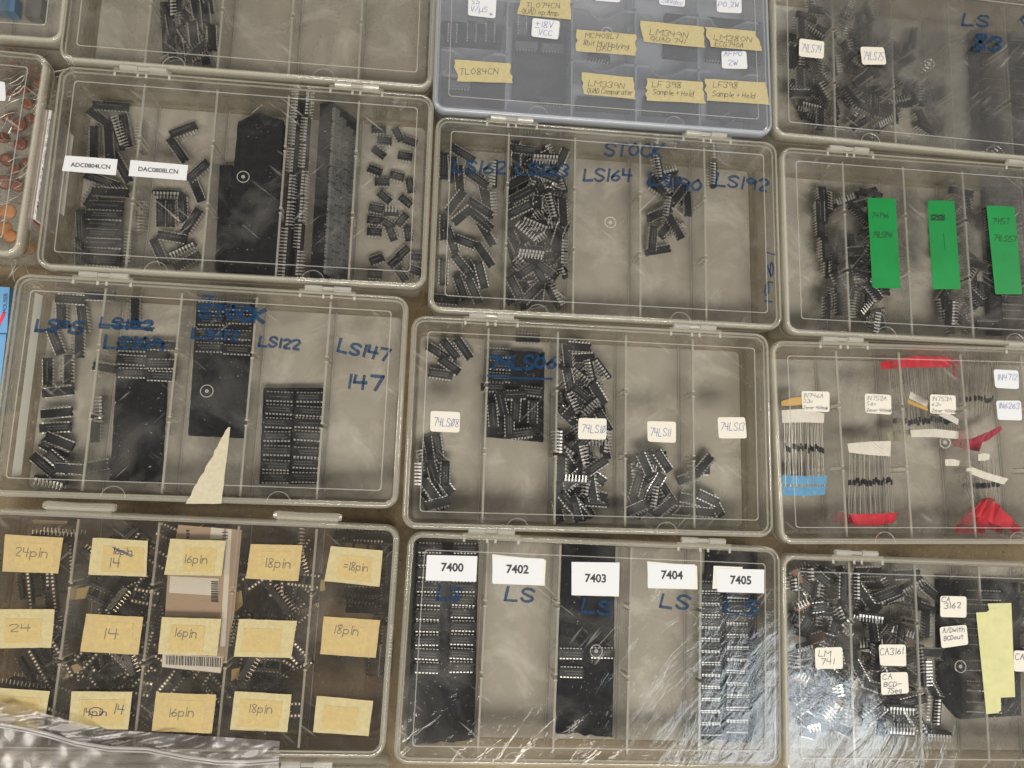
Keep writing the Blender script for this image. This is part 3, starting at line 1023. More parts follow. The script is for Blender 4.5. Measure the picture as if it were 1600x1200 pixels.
# --- J
foam([(650, 846), (748, 850), (741, 1156), (634, 1164)], FB, FT, 'longest black foam sheet under the first big white card with two rows of chips', (2, ))
k = 'the longest foam sheet, first card'
rows_of(14, k, lambda y: 671 - (y - 900) * .03, [856, 876, 895, 917, 938, 960, 979, 1000, 1022, 1043], 1.5, CZ, 'outer row')
rows_of(14, k, lambda y: 725 - (y - 900) * .03, [857, 877, 896, 917, 938, 957, 978, 999, 1021, 1042], 1.5, CZ, 'inner row')
foam([(880, 848), (962, 851), (957, 1150), (870, 1146)], FB, FT, 'torn-ended black foam sheet under the middle big white card', (2, ))
k = 'the torn foam under the middle card'
rows_of(14, k, 892, [1021, 1050], 1, CZ, 'outer row')
rows_of(14, k, 940, [1020], 1, CZ, 'inner row')
foam([(1106, 858), (1184, 862), (1182, 1160), (1092, 1156)], FB, FT, 'black foam under the last big white card, behind shiny scratches', (2, ))
k = 'the foam behind shiny scratches, last card'
rows_of(14, k, 1108, [916, 935, 953, 972, 990, 1009, 1027, 1046, 1064, 1083, 1102, 1121, 1140], 1, CZ, 'outer row')
rows_of(14, k, 1152, [927, 947, 966, 984, 1003, 1022, 1040, 1059, 1078, 1097, 1117, 1136], 1, CZ, 'inner row')
# --- K
k = 'the heap under the 74LS74 sticker'
heap(14, k, [(1232, 20), (1262, -10), (1306, -10), (1312, 196), (1236, 196)], 34, 3, seed=51, gap=14, ang=(90, 80, 20, 60))
for x, y, a, s in ((1252, 45, 85, 'd'), (1250, 122, 85, 'd'), (1247, 90, 88, 's'), (1251, 146, 2, 'd'), (1297, 15, 85, 'd'), (1282, 185, 88, 'd')):
    chip(14, x, y, a, s, Z + .018, k, .1)
k = 'the heap under the 74LS75 sticker'
heap(14, k, [(1316, -10), (1362, -10), (1366, 60), (1425, 60), (1432, 150), (1400, 208), (1320, 205)], 46, 3, seed=52, gap=14)
for x, y, a, s in ((1348, 122, -38, 'd'), (1342, 35, 80, 'd'), (1357, 55, 85, 'd'), (1390, 150, 22, 'd'), (1415, 95, -30, 'd'), (1330, 150, 50, 'd'), (1433, 145, 85, 's')):
    chip(14, x, y, a, s, Z + .018, k, .1)
k = 'the small pile by the divider next to the 74LS75 heap'
for x, y, a in ((1440, 150, 85), (1458, 142, 70), (1470, 138, 88), (1462, 185, 80), (1445, 200, 30), (1468, 200, 85), (1425, 60, 92), (1440, 188, 60)):
    chip(14, x, y, a, 'u', Z, k, .1)
foam([(1518, 46), (1612, 50), (1618, 238), (1526, 232)], FB, FT, 'black foam sheet under the blue 83 writing with rows of chips')
k = 'the foam under the blue 83 writing'
rows_of(16, k, lambda y: 1546 + (y - 75) * .09, [76, 97, 118, 139, 160, 180], 3, CZ, 'outer row')
rows_of(16, k, lambda y: 1594 + (y - 75) * .09, [58, 79, 100, 121, 142, 163, 184], 3, CZ, 'inner row')
# --- L
k = 'the heap along the outer wall of the green-sticker box'
heap(14, k, [(1276, 285), (1326, 290), (1338, 508), (1284, 508)], 24, 3, seed=61, gap=15, ang=(90, 85, 80, 30, 100))
for x, y, a, s in ((1303, 410, 88, 'd'), (1311, 475, 86, 'd'), (1292, 480, 88, 'd'), (1310, 440, 60, 'd'), (1318, 315, -20, 's')):
    chip(14, x, y, a, s, Z + .016, k, .1)
k = 'the heap behind the 74196 green sticker'
heap(14, k, [(1334, 285), (1372, 290), (1386, 400), (1384, 512), (1344, 512)], 26, 3, seed=62, gap=13)
for x, y, a, s in ((1343, 333, 40, 'd'), (1350, 318, -15, 'd'), (1349, 430, 10, 'd'), (1365, 455, 48, 'd'), (1345, 412, -50, 'd'), (1341, 392, -5, 'd'), (1369, 505, 95, 's')):
    chip(14, x, y, a, s, Z + .018, k, .1)
k = 'the heap behind the scribbled green sticker'
heap(16, k, [(1458, 285), (1524, 288), (1538, 518), (1466, 516)], 32, 3, seed=63, gap=15)
for x, y, a, s in ((1503, 300, 12, 'd'), (1485, 490, 88, 's'), (1530, 415, 20, 'd'), (1520, 460, 45, 'd')):
    chip(16, x, y, a, s, Z + .018, k, .1)
foam([(1540, 290), (1620, 292), (1628, 522), (1548, 522)], FB, FT, 'black foam sheet behind the third green sticker')
k = 'the foam behind the third green sticker'
rows_of(16, k, 1581, [308, 326, 344, 362, 384, 470, 492], 2, CZ, 'row')
chip(16, 1545, 508, 2, 'd', FT, 'the foot of the third green sticker', note='single')
chip(16, 1545, 345, 85, 'd', FT, 'the edge of the foam behind the third green sticker', note='single')
# --- G
MZ = FLOOR + .0006
for pts, lab in (([(690, 32), (787, 40), (783, 72), (690, 66)], 'dark foam strip under the small sticker with a slash sign'),
                 ([(690, 120), (790, 128), (790, 165), (688, 158)], 'dark foam strip under the lowest tape strip of the milky organizer corner'),
                 ([(803, 4), (888, 10), (884, 158), (800, 150)], 'tall dark foam sheet in the double-height organizer compartment'),
                 ([(902, 150), (992, 156), (992, 174), (900, 168)], 'dark foam piece under the comparator tape strip'),
                 ([(1040, 20), (1092, 26), (1092, 92), (1038, 86)], 'dark foam piece under the QUAD 741 tape strip'),
                 ([(1006, 150), (1094, 156), (1096, 182), (1006, 176)], 'dark foam piece under the first sample and hold tape strip'),
                 ([(1106, 26), (1190, 34), (1190, 100), (1106, 92)], 'dark foam piece under the AF PO sticker'),
                 ([(1108, 156), (1192, 162), (1192, 188), (1108, 182)], 'dark foam piece under the second sample and hold tape strip')):
    foam(pts, FB, FT, lab)
k = 'the foam under the slash-sign sticker'
for i, x in enumerate((707, 737, 766)):
    chip(14, x, 52, 92, 'u', CZ, k, note=('upright row', i, 3))
chip(14, 717, 134, 4, 'u', CZ, 'the corner of the milky organizer', note='single', body='chip_grey')
k = 'the foam of the double-height organizer compartment'
chip(14, 816, 40, 92, 'u', CZ, k, note=('standing pair', 0, 2), body='chip_grey')
chip(14, 868, 42, 92, 'u', CZ, k, note=('standing pair', 1, 2), body='chip_grey')
chip(14, 822, 73, 4, 'u', CZ, k, note=('lying pair', 0, 2), body='chip_grey')
chip(14, 863, 76, 4, 'u', CZ, k, note=('lying pair', 1, 2), body='chip_grey')
chip(14, 860, 160, 3, 'u', CZ, k, note='single')
chip(14, 936, 90, 10, 'd', MZ + .01, 'the scoop below the three-line tape strip', note='single')
chip(14, 1118, 89, 3, 'u', CZ, 'the foam beside the AF PO sticker', note='single')
chip(8, 1137, 186, -30, 'd', MZ + .004, 'the corner below the second sample and hold strip', note='single')
# --- N
k = 'the heap under the LM 741 sticker'
heap(8, k, [(1234, 884), (1330, 888), (1334, 1148), (1246, 1148)], 120, 4, seed=71, gap=11, bodies=('chip', ) * 11 + ('ceramic', ))
chip(16, 1318, 915, 90, 'u', Z + .024, k, .05, note='single')
chip(16, 1337, 915, 90, 's', Z + .026, 'the divider above the LM 741 heap', note='single')
k = 'the heap under the CA3161 sticker'
heap(16, k, [(1338, 890), (1436, 890), (1444, 1150), (1342, 1150)], 54, 3, seed=72, gap=14, bodies=('chip', ) * 11 + ('ceramic', ))
for x, y, a, s in ((1357, 962, 7, 's'), (1370, 1025, 88, 'd'), (1345, 1052, 60, 'd'), (1405, 1105, 4, 's'), (1405, 1142, 3, 't'), (1425, 1095, -15, 'u')):
    chip(16, x, y, a, s, Z + .022, k, .1)
k = 'the chips between the CA3161 heap and big foam'
for x, y, a, s, z in ((1445, 918, 40, 'u', 0), (1447, 975, 88, 'd', .01), (1452, 1020, 2, 'd', .012), (1444, 1050, 84, 's', .008), (1462, 1110, 90, 's', .006), (1463, 1147, 4, 't', 0), (1455, 1075, 60, 'd', .004), (1440, 948, 20, 'u', 0)):
    chip(16, x, y, a, s, Z + z, k, .1)
foam([(1468, 906), (1590, 910), (1596, 1118), (1500, 1124), (1470, 1090)], FB, FT, 'big black foam under the CA 3162 sticker and the lime tape')
k = 'the big foam under the CA 3162 sticker'
rows_of(24, k, 1536, [930, 952, 975, 1000, 1040, 1072, 1105], 2, CZ, 'row')
foam([(1592, 936), (1640, 938), (1642, 1050), (1596, 1050)], FB, FT + .001, 'dark green circuit board edge past the lime tape', name='circuit_board', m='board')
k = 'the dark green circuit board'
rows_of(14, k, 1612, [918, 958, 985, 1020], 2, FT + .001 - .003, 'row')

build_buried()

# ------------------------------------------------------------------ chip sockets


def socket_meshes(n, gap=5.4):
    k = ('socket', n)
    if k in MESH:
        return MESH[k]
    mm = .001
    half = n // 2
    L_ = half * 2.54 / 2
    bm = bmesh.new()
    for s in (-1, 1):
        a, b_ = sorted((s * gap / 2, s * (gap / 2 + 2.9)))
        box(bm, -L_ * mm, L_ * mm, a * mm, b_ * mm, 3.2 * mm, 7.2 * mm)
    for x in (-L_ + 0.8, 0, L_ - 0.8):
        box(bm, (x - .7) * mm, (x + .7) * mm, (-gap / 2 + .01) * mm, (gap / 2 - .01) * mm, 3.4 * mm, 5.6 * mm)
    frame = mesh_of('socket_frame', bm, M['socket'])
    rows = []
    for s in (-1, 1):
        bm = bmesh.new()
        for i in range(half):
            x = (i - (half - 1) / 2) * 2.54
            y = s * (gap / 2 + 1.45)
            box(bm, (x - .55) * mm, (x + .55) * mm, (y - .7) * mm, (y + .7) * mm, 7.21 * mm, 7.35 * mm)
            box(bm, (x - .3) * mm, (x + .3) * mm, (y - .12) * mm, (y + .12) * mm, 0, 3.19 * mm)
        rows.append(mesh_of('contact_row', bm, M['gold']))
    MESH[k] = (frame, rows)
    return MESH[k]


def socket(n, px, py, ang, state, z, heap_, tilt=0.0, tdir=0.0):
    fr, rows = socket_meshes(n, 12.6 if n == 24 else 5.0)
    roll = {'u': 0, 'd': pi, 's': pi / 2, 't': -pi / 2}[state]
    p = at(px, py, z + .0045)
    o = bpy.data.objects.new(NUM[n].replace('-', '_') + '_pin_socket', fr)
    COL.objects.link(o)
    o.matrix_world = Matrix.Translation(p) @ Matrix.Rotation(tilt, 4, Vector((cos(tdir), sin(tdir), 0))) @ Matrix.Rotation(world_angle(px, py, ang, z), 4, 'Z') @ Matrix.Rotation(roll, 4, 'X') @ Matrix.Translation((0, 0, -.0045))
    o['category'] = 'chip socket'
    for r in rows:
        put('contact_row', r, o)
    CHIPS.append((o, n, state, ang, px, py, heap_, None))


def socket_heap(n, key, poly, count, layers, seed, gap=16, ang=None, mix='uuudds'):
    r = random.Random(seed)
    xs, ys = [p[0] for p in poly], [p[1] for p in poly]
    done, t = [], 0
    while len(done) < count and t < 6000:
        t += 1
        lay = min(layers - 1, int(len(done) * layers / count))
        x, y = r.uniform(min(xs), max(xs)), r.uniform(min(ys), max(ys))
        if not inside(x, y, poly) or any(l == lay and hypot(x - a, y - b_) < gap for a, b_, l in done):
            continue
        done.append((x, y, lay))
        socket(n, x, y, r.uniform(0, 180) if ang is None else r.choice(ang) + r.uniform(-8, 8), r.choice(mix), Z + lay * .0075, key, r.uniform(0, .2), r.uniform(0, 6))


k = 'the twenty-four pin compartment along the outer wall'
for x, y, a, s, z in ((92, 838, 4, 's', .016), (95, 880, 90, 'u', .018), (68, 925, 86, 'u', .02), (95, 958, 88, 'd', .012), (62, 1045, 62, 'd', .014), (82, 1035, 62, 'u', .022), (45, 1070, 8, 's', .01), (50, 900, 86, 'd', 0),
                      (85, 1000, 80, 's', .006), (60, 985, 20, 'u', 0), (90, 1090, 20, 'u', 0), (40, 1110, 70, 'u', 0)):
    socket(24, x, y, a, s, Z + z, k, .06)
socket_heap(14, 'the fourteen pin compartment', [(150, 835), (250, 840), (226, 1140), (120, 1136)], 46, 4, 81)
socket_heap(16, 'the compartment under the barcode card', [(268, 832), (360, 838), (345, 1140), (244, 1136)], 30, 2, 82)
socket_heap(18, 'the crowded compartment beside the barcode card', [(390, 838), (482, 844), (458, 1140), (366, 1136)], 44, 4, 83)
k = 'the emptier end compartment of the socket box'
for x, y, a, s, z in ((545, 836, 3, 'd', 0), (592, 840, 3, 'd', 0), (575, 853, 3, 'u', .004), (562, 924, 2, 'd', .004), (566, 938, 2, 'd', .008), (566, 950, 2, 's', .004), (598, 880, 94, 'd', 0), (610, 885, 94, 's', 0), (604, 935, 94, 'd', 0),
                      (595, 985, 94, 'd', 0), (603, 1000, 94, 's', 0), (585, 1032, 94, 'd', 0), (602, 1030, 94, 'd', 0), (530, 880, 90, 's', 0)):
    socket(18, x, y, a, s, Z + z, k, .03)

# labels of chips and sockets
ST = {'u': 'upright', 'd': 'upside-down', 's': 'edge-standing', 't': 'edge-standing'}
ORD = ['first', 'second', 'third', 'fourth', 'fifth', 'sixth', 'seventh', 'eighth', 'ninth', 'tenth', 'eleventh', 'twelfth', 'thirteenth', 'fourteenth']
COLS = ['first', 'second', 'third', 'last']
ext = {}
for o, n, s, a, x, y, h, note in CHIPS:
    e = ext.setdefault(h, [1e9, -1e9])
    e[0], e[1] = min(e[0], y), max(e[1], y)
for o, n, s, a, x, y, h, note in CHIPS:
    what = NUM[n] + '-pin ' + ('socket' if o['category'] == 'chip socket' else 'chip')
    hh = h.split(',')[0]
    if isinstance(note, tuple) and note[0] == 'grid':
        lab = f'{what}, {ORD[note[2]]} from the hinge in the {COLS[note[1]]} column of {h}'
    elif isinstance(note, tuple):
        lab = f'{what}, {ORD[note[1]]} of the {note[0]} on {h}' if not note[0].startswith('in ') else f'{what}, {ORD[note[1]]} {note[0]} of {h}'
    elif note == 'single':
        lab = f'lone {ST[s]} {what} at {h}'
    else:
        aa = a % 180
        d = 'crosswise' if aa < 25 or aa > 155 else 'lengthwise' if 65 < aa < 115 else 'slanting'
        e = ext[h]
        q = (y - e[0]) / max(1, e[1] - e[0])
        band = 'hinge end' if q < .34 else 'middle' if q < .67 else 'front end'
        lab = f'{ST[s]} {what} lying {d} at the {band} of {h}'
    w = lab.split()
    if len(w) > 16:
        lab = lab.replace('lying ', '')
        if len(lab.split()) > 16:
            lab = lab.replace(' at the ', ', ').replace(' of the ', ', ')
    o['label'] = lab
    o['group'] = ('sockets in ' if o['category'] == 'chip socket' else 'chips in ') + h

# ------------------------------------------------------------------ stickers, tape and writing on the lids
LZ = HT


def torn(pts, ends=(1, 3), amp=2.6, step=5.0, seed=0):
    r = random.Random(seed)
    out = []
    for i, p in enumerate(pts):
        q = pts[(i + 1) % len(pts)]
        ln = hypot(q[0] - p[0], q[1] - p[1])
        k = max(1, int(ln / step)) if i in ends else max(1, int(ln / 14))
        for j in range(k):
            f = j / k
            a = amp if i in ends and j else 0.35
            nx, ny = (q[1] - p[1]) / ln, -(q[0] - p[0]) / ln
            w = r.uniform(-a, a)
            out.append((p[0] + (q[0] - p[0]) * f + nx * w, p[1] + (q[1] - p[1]) * f + ny * w))
    return out


def rounded(pts, r=4.0):
    out = []
    n = len(pts)
    for i, p in enumerate(pts):
        a, b_ = pts[i - 1], pts[(i + 1) % n]
        la, lb = hypot(a[0] - p[0], a[1] - p[1]), hypot(b_[0] - p[0], b_[1] - p[1])
        s = (p[0] + (a[0] - p[0]) * r / la, p[1] + (a[1] - p[1]) * r / la)
        e = (p[0] + (b_[0] - p[0]) * r / lb, p[1] + (b_[1] - p[1]) * r / lb)
        for t in (0, .33, .67, 1):
            out.append(((1 - t) ** 2 * s[0] + 2 * t * (1 - t) * p[0] + t * t * e[0], (1 - t) ** 2 * s[1] + 2 * t * (1 - t) * p[1] + t * t * e[1]))
    return out


def sticker(key, name, outlines, texts=(), inkm='ink_pen', strokes=(), label=None, pen=0.00035, jit=0.35, lift=0.0):
    """outlines: list of (pixel outline, material); text on top; one mesh on the lid of that box"""
    B_ = BOX[key]
    inv = B_['inv']
    bm = bmesh.new()
    mats = []
    zz = LZ + 0.00050 + lift
    for pts, m in outlines:
        if m not in mats:
            mats.append(m)
        P = [inv @ at(x, y, zz) for x, y in pts]
        prism(bm, [(p.x, p.y) for p in P], zz, zz + 0.00013, mats.index(m))
        zz += 0.00016
    mats.append(inkm)
    ink = Ink(bm, inv, len(mats) - 1, zz)
    for t in texts:
        if t[0] == 'print':
            print_text(bm, inv, len(mats) - 1, *t[1:6], zz, t[6] if len(t) > 6 else 0.0)
        else:
            ink.text(*t, pen, jit)
    for s in strokes:
        ink.stroke(smooth_line(s), pen)
    o = link(name, bm, [M[m] for m in mats], B_['lid'])
    if label:
        o['label'] = label
    return o


def marker(key, texts, strokes=(), pen=0.0018, label=None, inkm='marker'):
    B_ = BOX[key]
    bm = bmesh.new()
    ink = Ink(bm, B_['inv'], 0, LZ, 0.00008)
    for t in texts:
        ink.text(*t[:6], t[6] if len(t) > 6 else pen, 0.5)
    for s in strokes:
        ink.stroke(smooth_line(s), pen)
    o = link('handwriting', bm, M[inkm], B_['lid'])
    if label:
        o['label'] = label


# C
sticker('C', 'printed_label', [([(102, 243), (184, 249), (181, 274), (97, 267)], 'sticker_w')], [('print', 'ADC0804LCN', 110, 260, 172, 264, 0.02)], 'ink_black', label='white label printed ADC0804LCN')
sticker('C', 'printed_label', [([(204, 250), (294, 258), (291, 282), (201, 275)], 'sticker_w')], [('print', 'DAC0808LCN', 216, 267, 278, 271.5, 0.02)], 'ink_black', label='white label printed DAC0808LCN')
# E
marker('E', [('LS95', 56, 516, 128, 521, 17, 0.0023)], label='blue LS95 writing')
marker('E', [('LS1O2', 156, 512, 238, 516, 15, 0.0018)], [[(156, 507), (240, 513)], [(180, 512), (238, 515)], [(176, 503), (236, 505)]], label='struck-out blue writing')
marker('E', [('LS109', 163, 543, 254, 548, 18, 0.0023)], label='blue LS109 writing')
marker('E', [('STOCK', 311, 496, 412, 503, 20, 0.0030), ('1', 320, 474, 328, 475, 10)], [[(318, 462), (333, 464)]], label='blue STOCK writing')
marker('E', [('LS112', 300, 528, 372, 533, 14, 0.0021)], label='blue LS112 writing')
marker('E', [('LS122', 405, 540, 467, 546, 14, 0.0020)], label='blue LS122 writing')
marker('E', [('LS147', 527, 549, 606, 564, 18, 0.0021), ('147', 541, 606, 596, 610, 20, 0.0023)], label='blue LS147 writing')
sticker('E', 'tape_scrap', [(torn([(357, 667), (360, 668), (346, 787), (290, 787)], (3, ), 1.5, 7, 3), 'tape_beige')], label='torn triangle of beige masking tape')
# H
marker('H', [('STOCK', 945, 242, 1034, 246, 19, 0.0020)], label='blue STOCK writing')
for t, x0, y0, x1, y1 in (('LS162', 709, 268, 788, 272), ('LS163', 806, 272, 886, 276), ('LS164', 912, 282, 985, 284), ('LS190', 1012, 288, 1094, 300), ('LS192', 1118, 290, 1198, 298)):
    marker('H', [(t, x0, y0, x1, y1, 18, 0.0020)], label='blue %s writing' % t)
marker('H', [('1961', 1206, 478, 1210, 396, 12, 0.0013)], label='faded blue writing along the box edge')
# I
marker('I', [('74LS06', 764, 576, 868, 576, 20, 0.0025)], [[(762, 587), (800, 591), (862, 592)]], label='underlined blue 74LS06 writing')
for t, q, tx in (('74LSØ8', [(673, 642), (719, 644), (718, 676), (672, 674)], (677, 665, 716, 667)),
                 ('74LS1Ø', [(904, 653), (948, 654), (947, 687), (903, 686)], (908, 675, 945, 677)),
                 ('74LS11', [(1011, 658), (1056, 659), (1056, 692), (1012, 690)], (1015, 681, 1047, 682)),
                 ('74LS13', [(1121, 652), (1164, 652), (1167, 685), (1123, 685)], (1125, 672, 1162, 673))):
    sticker('I', 'sticker', [(rounded(q), 'sticker')], [(t, *tx, 12)], 'ink_blue', pen=.00038, label='white sticker reading ' + t.replace('Ø', '0'))
# J
for t, q, tx in (('7400', [(667, 867), (746, 869), (744, 909), (665, 907)], (689, 892, 724, 893)), ('7402', [(770, 869), (850, 873), (847, 914), (769, 911)], (791, 895, 826, 896)),
                 ('7403', [(893, 878), (968, 879), (967, 932), (893, 930)], (914, 909, 947, 910)), ('7404', [(1012, 880), (1086, 882), (1086, 920), (1012, 918)], (1033, 904, 1067, 905)),
                 ('7405', [(1118, 888), (1194, 890), (1194, 927), (1121, 925)], (1141, 912, 1174, 913))):
    back = [(q[0][0] - 1, q[0][1] - 3), (q[1][0] + 3, q[1][1] + 2), (q[2][0] + 4, q[2][1] + 1), (q[3][0] + 1, q[3][1] + 1)]
    if t == '7405':
        back = [(1115, 884), (1160, 886), (1160, 921), (1113, 920)]
    sticker('J', 'printed_card', ([(back, 'sticker')] if t not in ('7400', '7403') else []) + [(q, 'sticker_w')], [('print', t, *tx, 0.03)], 'ink_black', label='white card printed ' + t)
for x0, y0, x1, y1 in ((683, 936, 718, 938), (790, 937, 832, 940), (909, 955, 953, 960), (1031, 947, 1075, 952), (1132, 955, 1184, 960)):
    marker('J', [('LS', x0, y0, x1, y1, 20, 0.0020)], label='blue LS writing below the cards')
# K
for t, q, tx in (('74LS74', [(1249, 60), (1288, 65), (1287, 92), (1248, 88)], (1251, 80, 1282, 83)), ('74LS75', [(1344, 73), (1381, 74), (1385, 101), (1347, 101)], (1348, 93, 1380, 94))):
    sticker('K', 'sticker', [(rounded(q), 'sticker')], [(t, *tx, 12)], 'ink_blue', pen=.00038, label='white sticker reading ' + t)
marker('K', [('LS', 1504, 40, 1543, 42, 18, 0.0021), ('83', 1521, 77, 1562, 79, 22, 0.0030)], label='blue LS 83 writing')
marker('K', [('O', 1594, 38, 1612, 39, 16, 0.0021)])
# L
sticker('L', 'green_sticker', [(rounded([(1355, 309), (1399, 310), (1407, 451), (1363, 450)], 3), 'green')], [('74196', 1361, 341, 1388, 341, 9), ('74LS196', 1363, 371, 1394, 371, 9)], 'ink_green', pen=.00055, label='green sticker reading 74196')
scr = [[(1465 + 11 * cos(i * .55), 340 + 4.5 * sin(i * .55 + .12 * i)) for i in range(48)], [(1474, 365), (1477, 390)]]
sticker('L', 'green_sticker', [(rounded([(1449, 313), (1491, 314), (1501, 452), (1457, 452)], 3), 'green')], [('7414', 1457, 343, 1476, 344, 8)], 'ink_green', scr, pen=.0005, label='green sticker with a scribbled-out number')
sticker('L', 'green_sticker', [(rounded([(1541, 321), (1585, 323), (1597, 460), (1555, 460)], 3), 'green')], [('74157', 1550, 350, 1576, 350, 9), ('74LS157', 1552, 376, 1587, 378, 9)], 'ink_green', pen=.00055, label='green sticker reading 74157')
# M
for ls, q in ((('1N746A', '3.3v', 'Zener 400mW'), [(1252, 611), (1296, 612), (1296, 644), (1254, 642)]), (('1N752A', '5.6v', 'Zener 400mW'), [(1351, 615), (1392, 617), (1393, 648), (1352, 645)]),
              (('1N753A', '6.2v', 'Zener 400mW'), [(1453, 616), (1493, 618), (1494, 647), (1453, 646)])):
    x, y = q[0]
    sticker('M', 'sticker', [(rounded(q), 'sticker')], [(ls[0], x + 3, y + 10, x + 34, y + 11, 6.5), (ls[1], x + 3, y + 18, x + 17, y + 19, 5.5), (ls[2], x + 3, y + 28, x + 41, y + 29, 5)], 'ink_pen', pen=.0003,
            label='white sticker reading ' + ls[0])
sticker('M', 'sticker', [(rounded([(1552, 577), (1591, 579), (1592, 608), (1555, 606)]), 'sticker_w')], [('1N4712', 1558, 594, 1589, 594, 9)], 'ink_blue', pen=.00038, label='white sticker reading 1N4712')
sticker('M', 'sticker', [(rounded([(1556, 626), (1595, 626), (1597, 657), (1559, 656)]), 'sticker_w')], [('1N6263', 1560, 638, 1592, 639, 9)], 'ink_blue', pen=.00038, label='white sticker reading 1N6263')
# N
for ls, q in (((('LM', 1279, 1025, 1297, 1026, 9), ('741', 1282, 1038, 1303, 1038, 9)), [(1273, 1012), (1316, 1011), (1317, 1045), (1274, 1045)]),
              ((('CA3161', 1375, 1024, 1411, 1022, 10), ), [(1373, 1007), (1415, 1007), (1416, 1041), (1375, 1040)]),
              ((('CA', 1379, 1062, 1394, 1061, 8), ('BCD-', 1381, 1073, 1409, 1072, 7), ('7Seg', 1386, 1083, 1408, 1083, 8)), [(1376, 1051), (1418, 1050), (1420, 1083), (1377, 1086)]),
              ((('CA', 1471, 940, 1484, 941, 8), ('3162', 1475, 951, 1501, 950, 9)), [(1469, 931), (1510, 932), (1510, 965), (1469, 964)]),
              ((('A/Dwith', 1473, 989, 1507, 987, 8), ('BCDout', 1475, 1001, 1505, 998, 7)), [(1468, 980), (1510, 976), (1513, 1007), (1471, 1013)]),
              ((('CA', 1586, 1031, 1600, 1031, 9), ), [(1584, 1016), (1625, 1018), (1625, 1050), (1584, 1049)])):
    sticker('N', 'sticker', [(rounded(q), 'sticker')], ls, 'ink_pen', pen=.00045, label='white sticker reading ' + ' '.join(t[0] for t in ls))
sticker('N', 'tape_strip', [([(1543, 943), (1580, 942), (1586, 1089), (1563, 1090), (1556, 1000)], 'tape_lime'), ([(1525, 957), (1542, 956), (1548, 951), (1560, 950), (1564, 1110), (1558, 1114), (1541, 1116)], 'tape_lime')],
        label='folded lime-yellow tape')
# G
GT = [('tape', torn([(710, 93), (797, 99), (801, 130), (714, 127)], (1, 3), 2.2, 5, 1), (('TL084CN', 718, 116, 778, 116, 9), )),
      ('tape', torn([(812, -6), (891, -3), (892, 31), (808, 22)], (1, 3), 2.2, 5, 2), (('TL074CN', 822, 12, 874, 13, 8), ('QUAD op Amp', 815, 21, 872, 25, 8))),
      ('tape', torn([(901, 46), (994, 54), (993, 87), (900, 80)], (1, 3), 2.2, 5, 3), (('MC1408L7', 914, 59, 966, 61, 8), ('8bit Multiplying', 911, 70, 982, 77, 8), ('DAC', 932, 80, 955, 80, 8))),
      ('tape', torn([(1001, 32), (1099, 42), (1102, 75), (1005, 65)], (1, 3), 2.2, 5, 4), (('LM349N', 1015, 54, 1074, 60, 9), ('QUAD 741', 1016, 63, 1070, 69, 7))),
      ('tape', torn([(1101, 42), (1180, 49), (1190, 80), (1110, 73)], (1, 3), 2.2, 5, 5), (('LM380N', 1115, 62, 1174, 66, 8), ('ECG740A', 1117, 72, 1161, 75, 8))),
      ('tape', torn([(909, 113), (989, 121), (993, 155), (912, 147)], (1, 3), 2.2, 5, 6), (('LM339N', 919, 134, 975, 139, 9), ('QUAD Comparator', 917, 145, 989, 149, 8))),
      ('tape', torn([(1010, 122), (1098, 128), (1103, 162), (1010, 157)], (1, 3), 2.2, 5, 7), (('LF 398', 1019, 136, 1064, 137, 9), ('Sample & Hold', 1020, 147, 1083, 151, 8))),
      ('tape', torn([(1101, 123), (1196, 129), (1203, 164), (1104, 157)], (1, 3), 2.2, 5, 8), (('LF398', 1114, 136, 1152, 138, 9), ('Sample & Hold', 1113, 150, 1179, 154, 8)))]
for _, q, ls in GT:
    m = 'tape_pale'
    sticker('G', 'tape_strip', [(q, m)], ls, 'ink_pencil', pen=.00045, label='torn yellow tape reading ' + ls[0][0])
for ls, q in (((('5.5', 737, 6, 749, 6, 8), ('V/µS', 735, 18, 761, 19, 9), ('*', 763, 25, 769, 26, 7)), [(732, -8), (776, -4), (774, 29), (731, 24)]),
              ((('±18V', 836, 43, 864, 44, 10), ('VCC', 841, 54, 862, 56, 8)), [(832, 28), (875, 33), (872, 62), (830, 57)]),
              ((('AFPO', 1131, 88, 1159, 88, 8), ('2W', 1137, 102, 1152, 102, 8)), [(1127, 80), (1166, 80), (1168, 108), (1128, 107)]),
              ((('±18Vdcc', 1033, 3, 1066, 9, 7), ), [(1030, -22), (1071, -20), (1070, 11), (1030, 7)]),
              ((('AF Am', 1122, 0, 1150, 1, 7), ('PO,2W', 1122, 11, 1154, 11, 8)), [(1119, -16), (1158, -14), (1159, 21), (1120, 19)]),
              ((), [(927, -25), (968, -22), (969, 4), (928, 1)])):
    sticker('G', 'sticker', [(rounded(q), 'sticker_w')], ls, 'ink_blue', pen=.00038)
# D
sticker('D', 'sticker', [(rounded([(-25, 126), (8, 128), (9, 158), (-26, 156)]), 'sticker_w')])
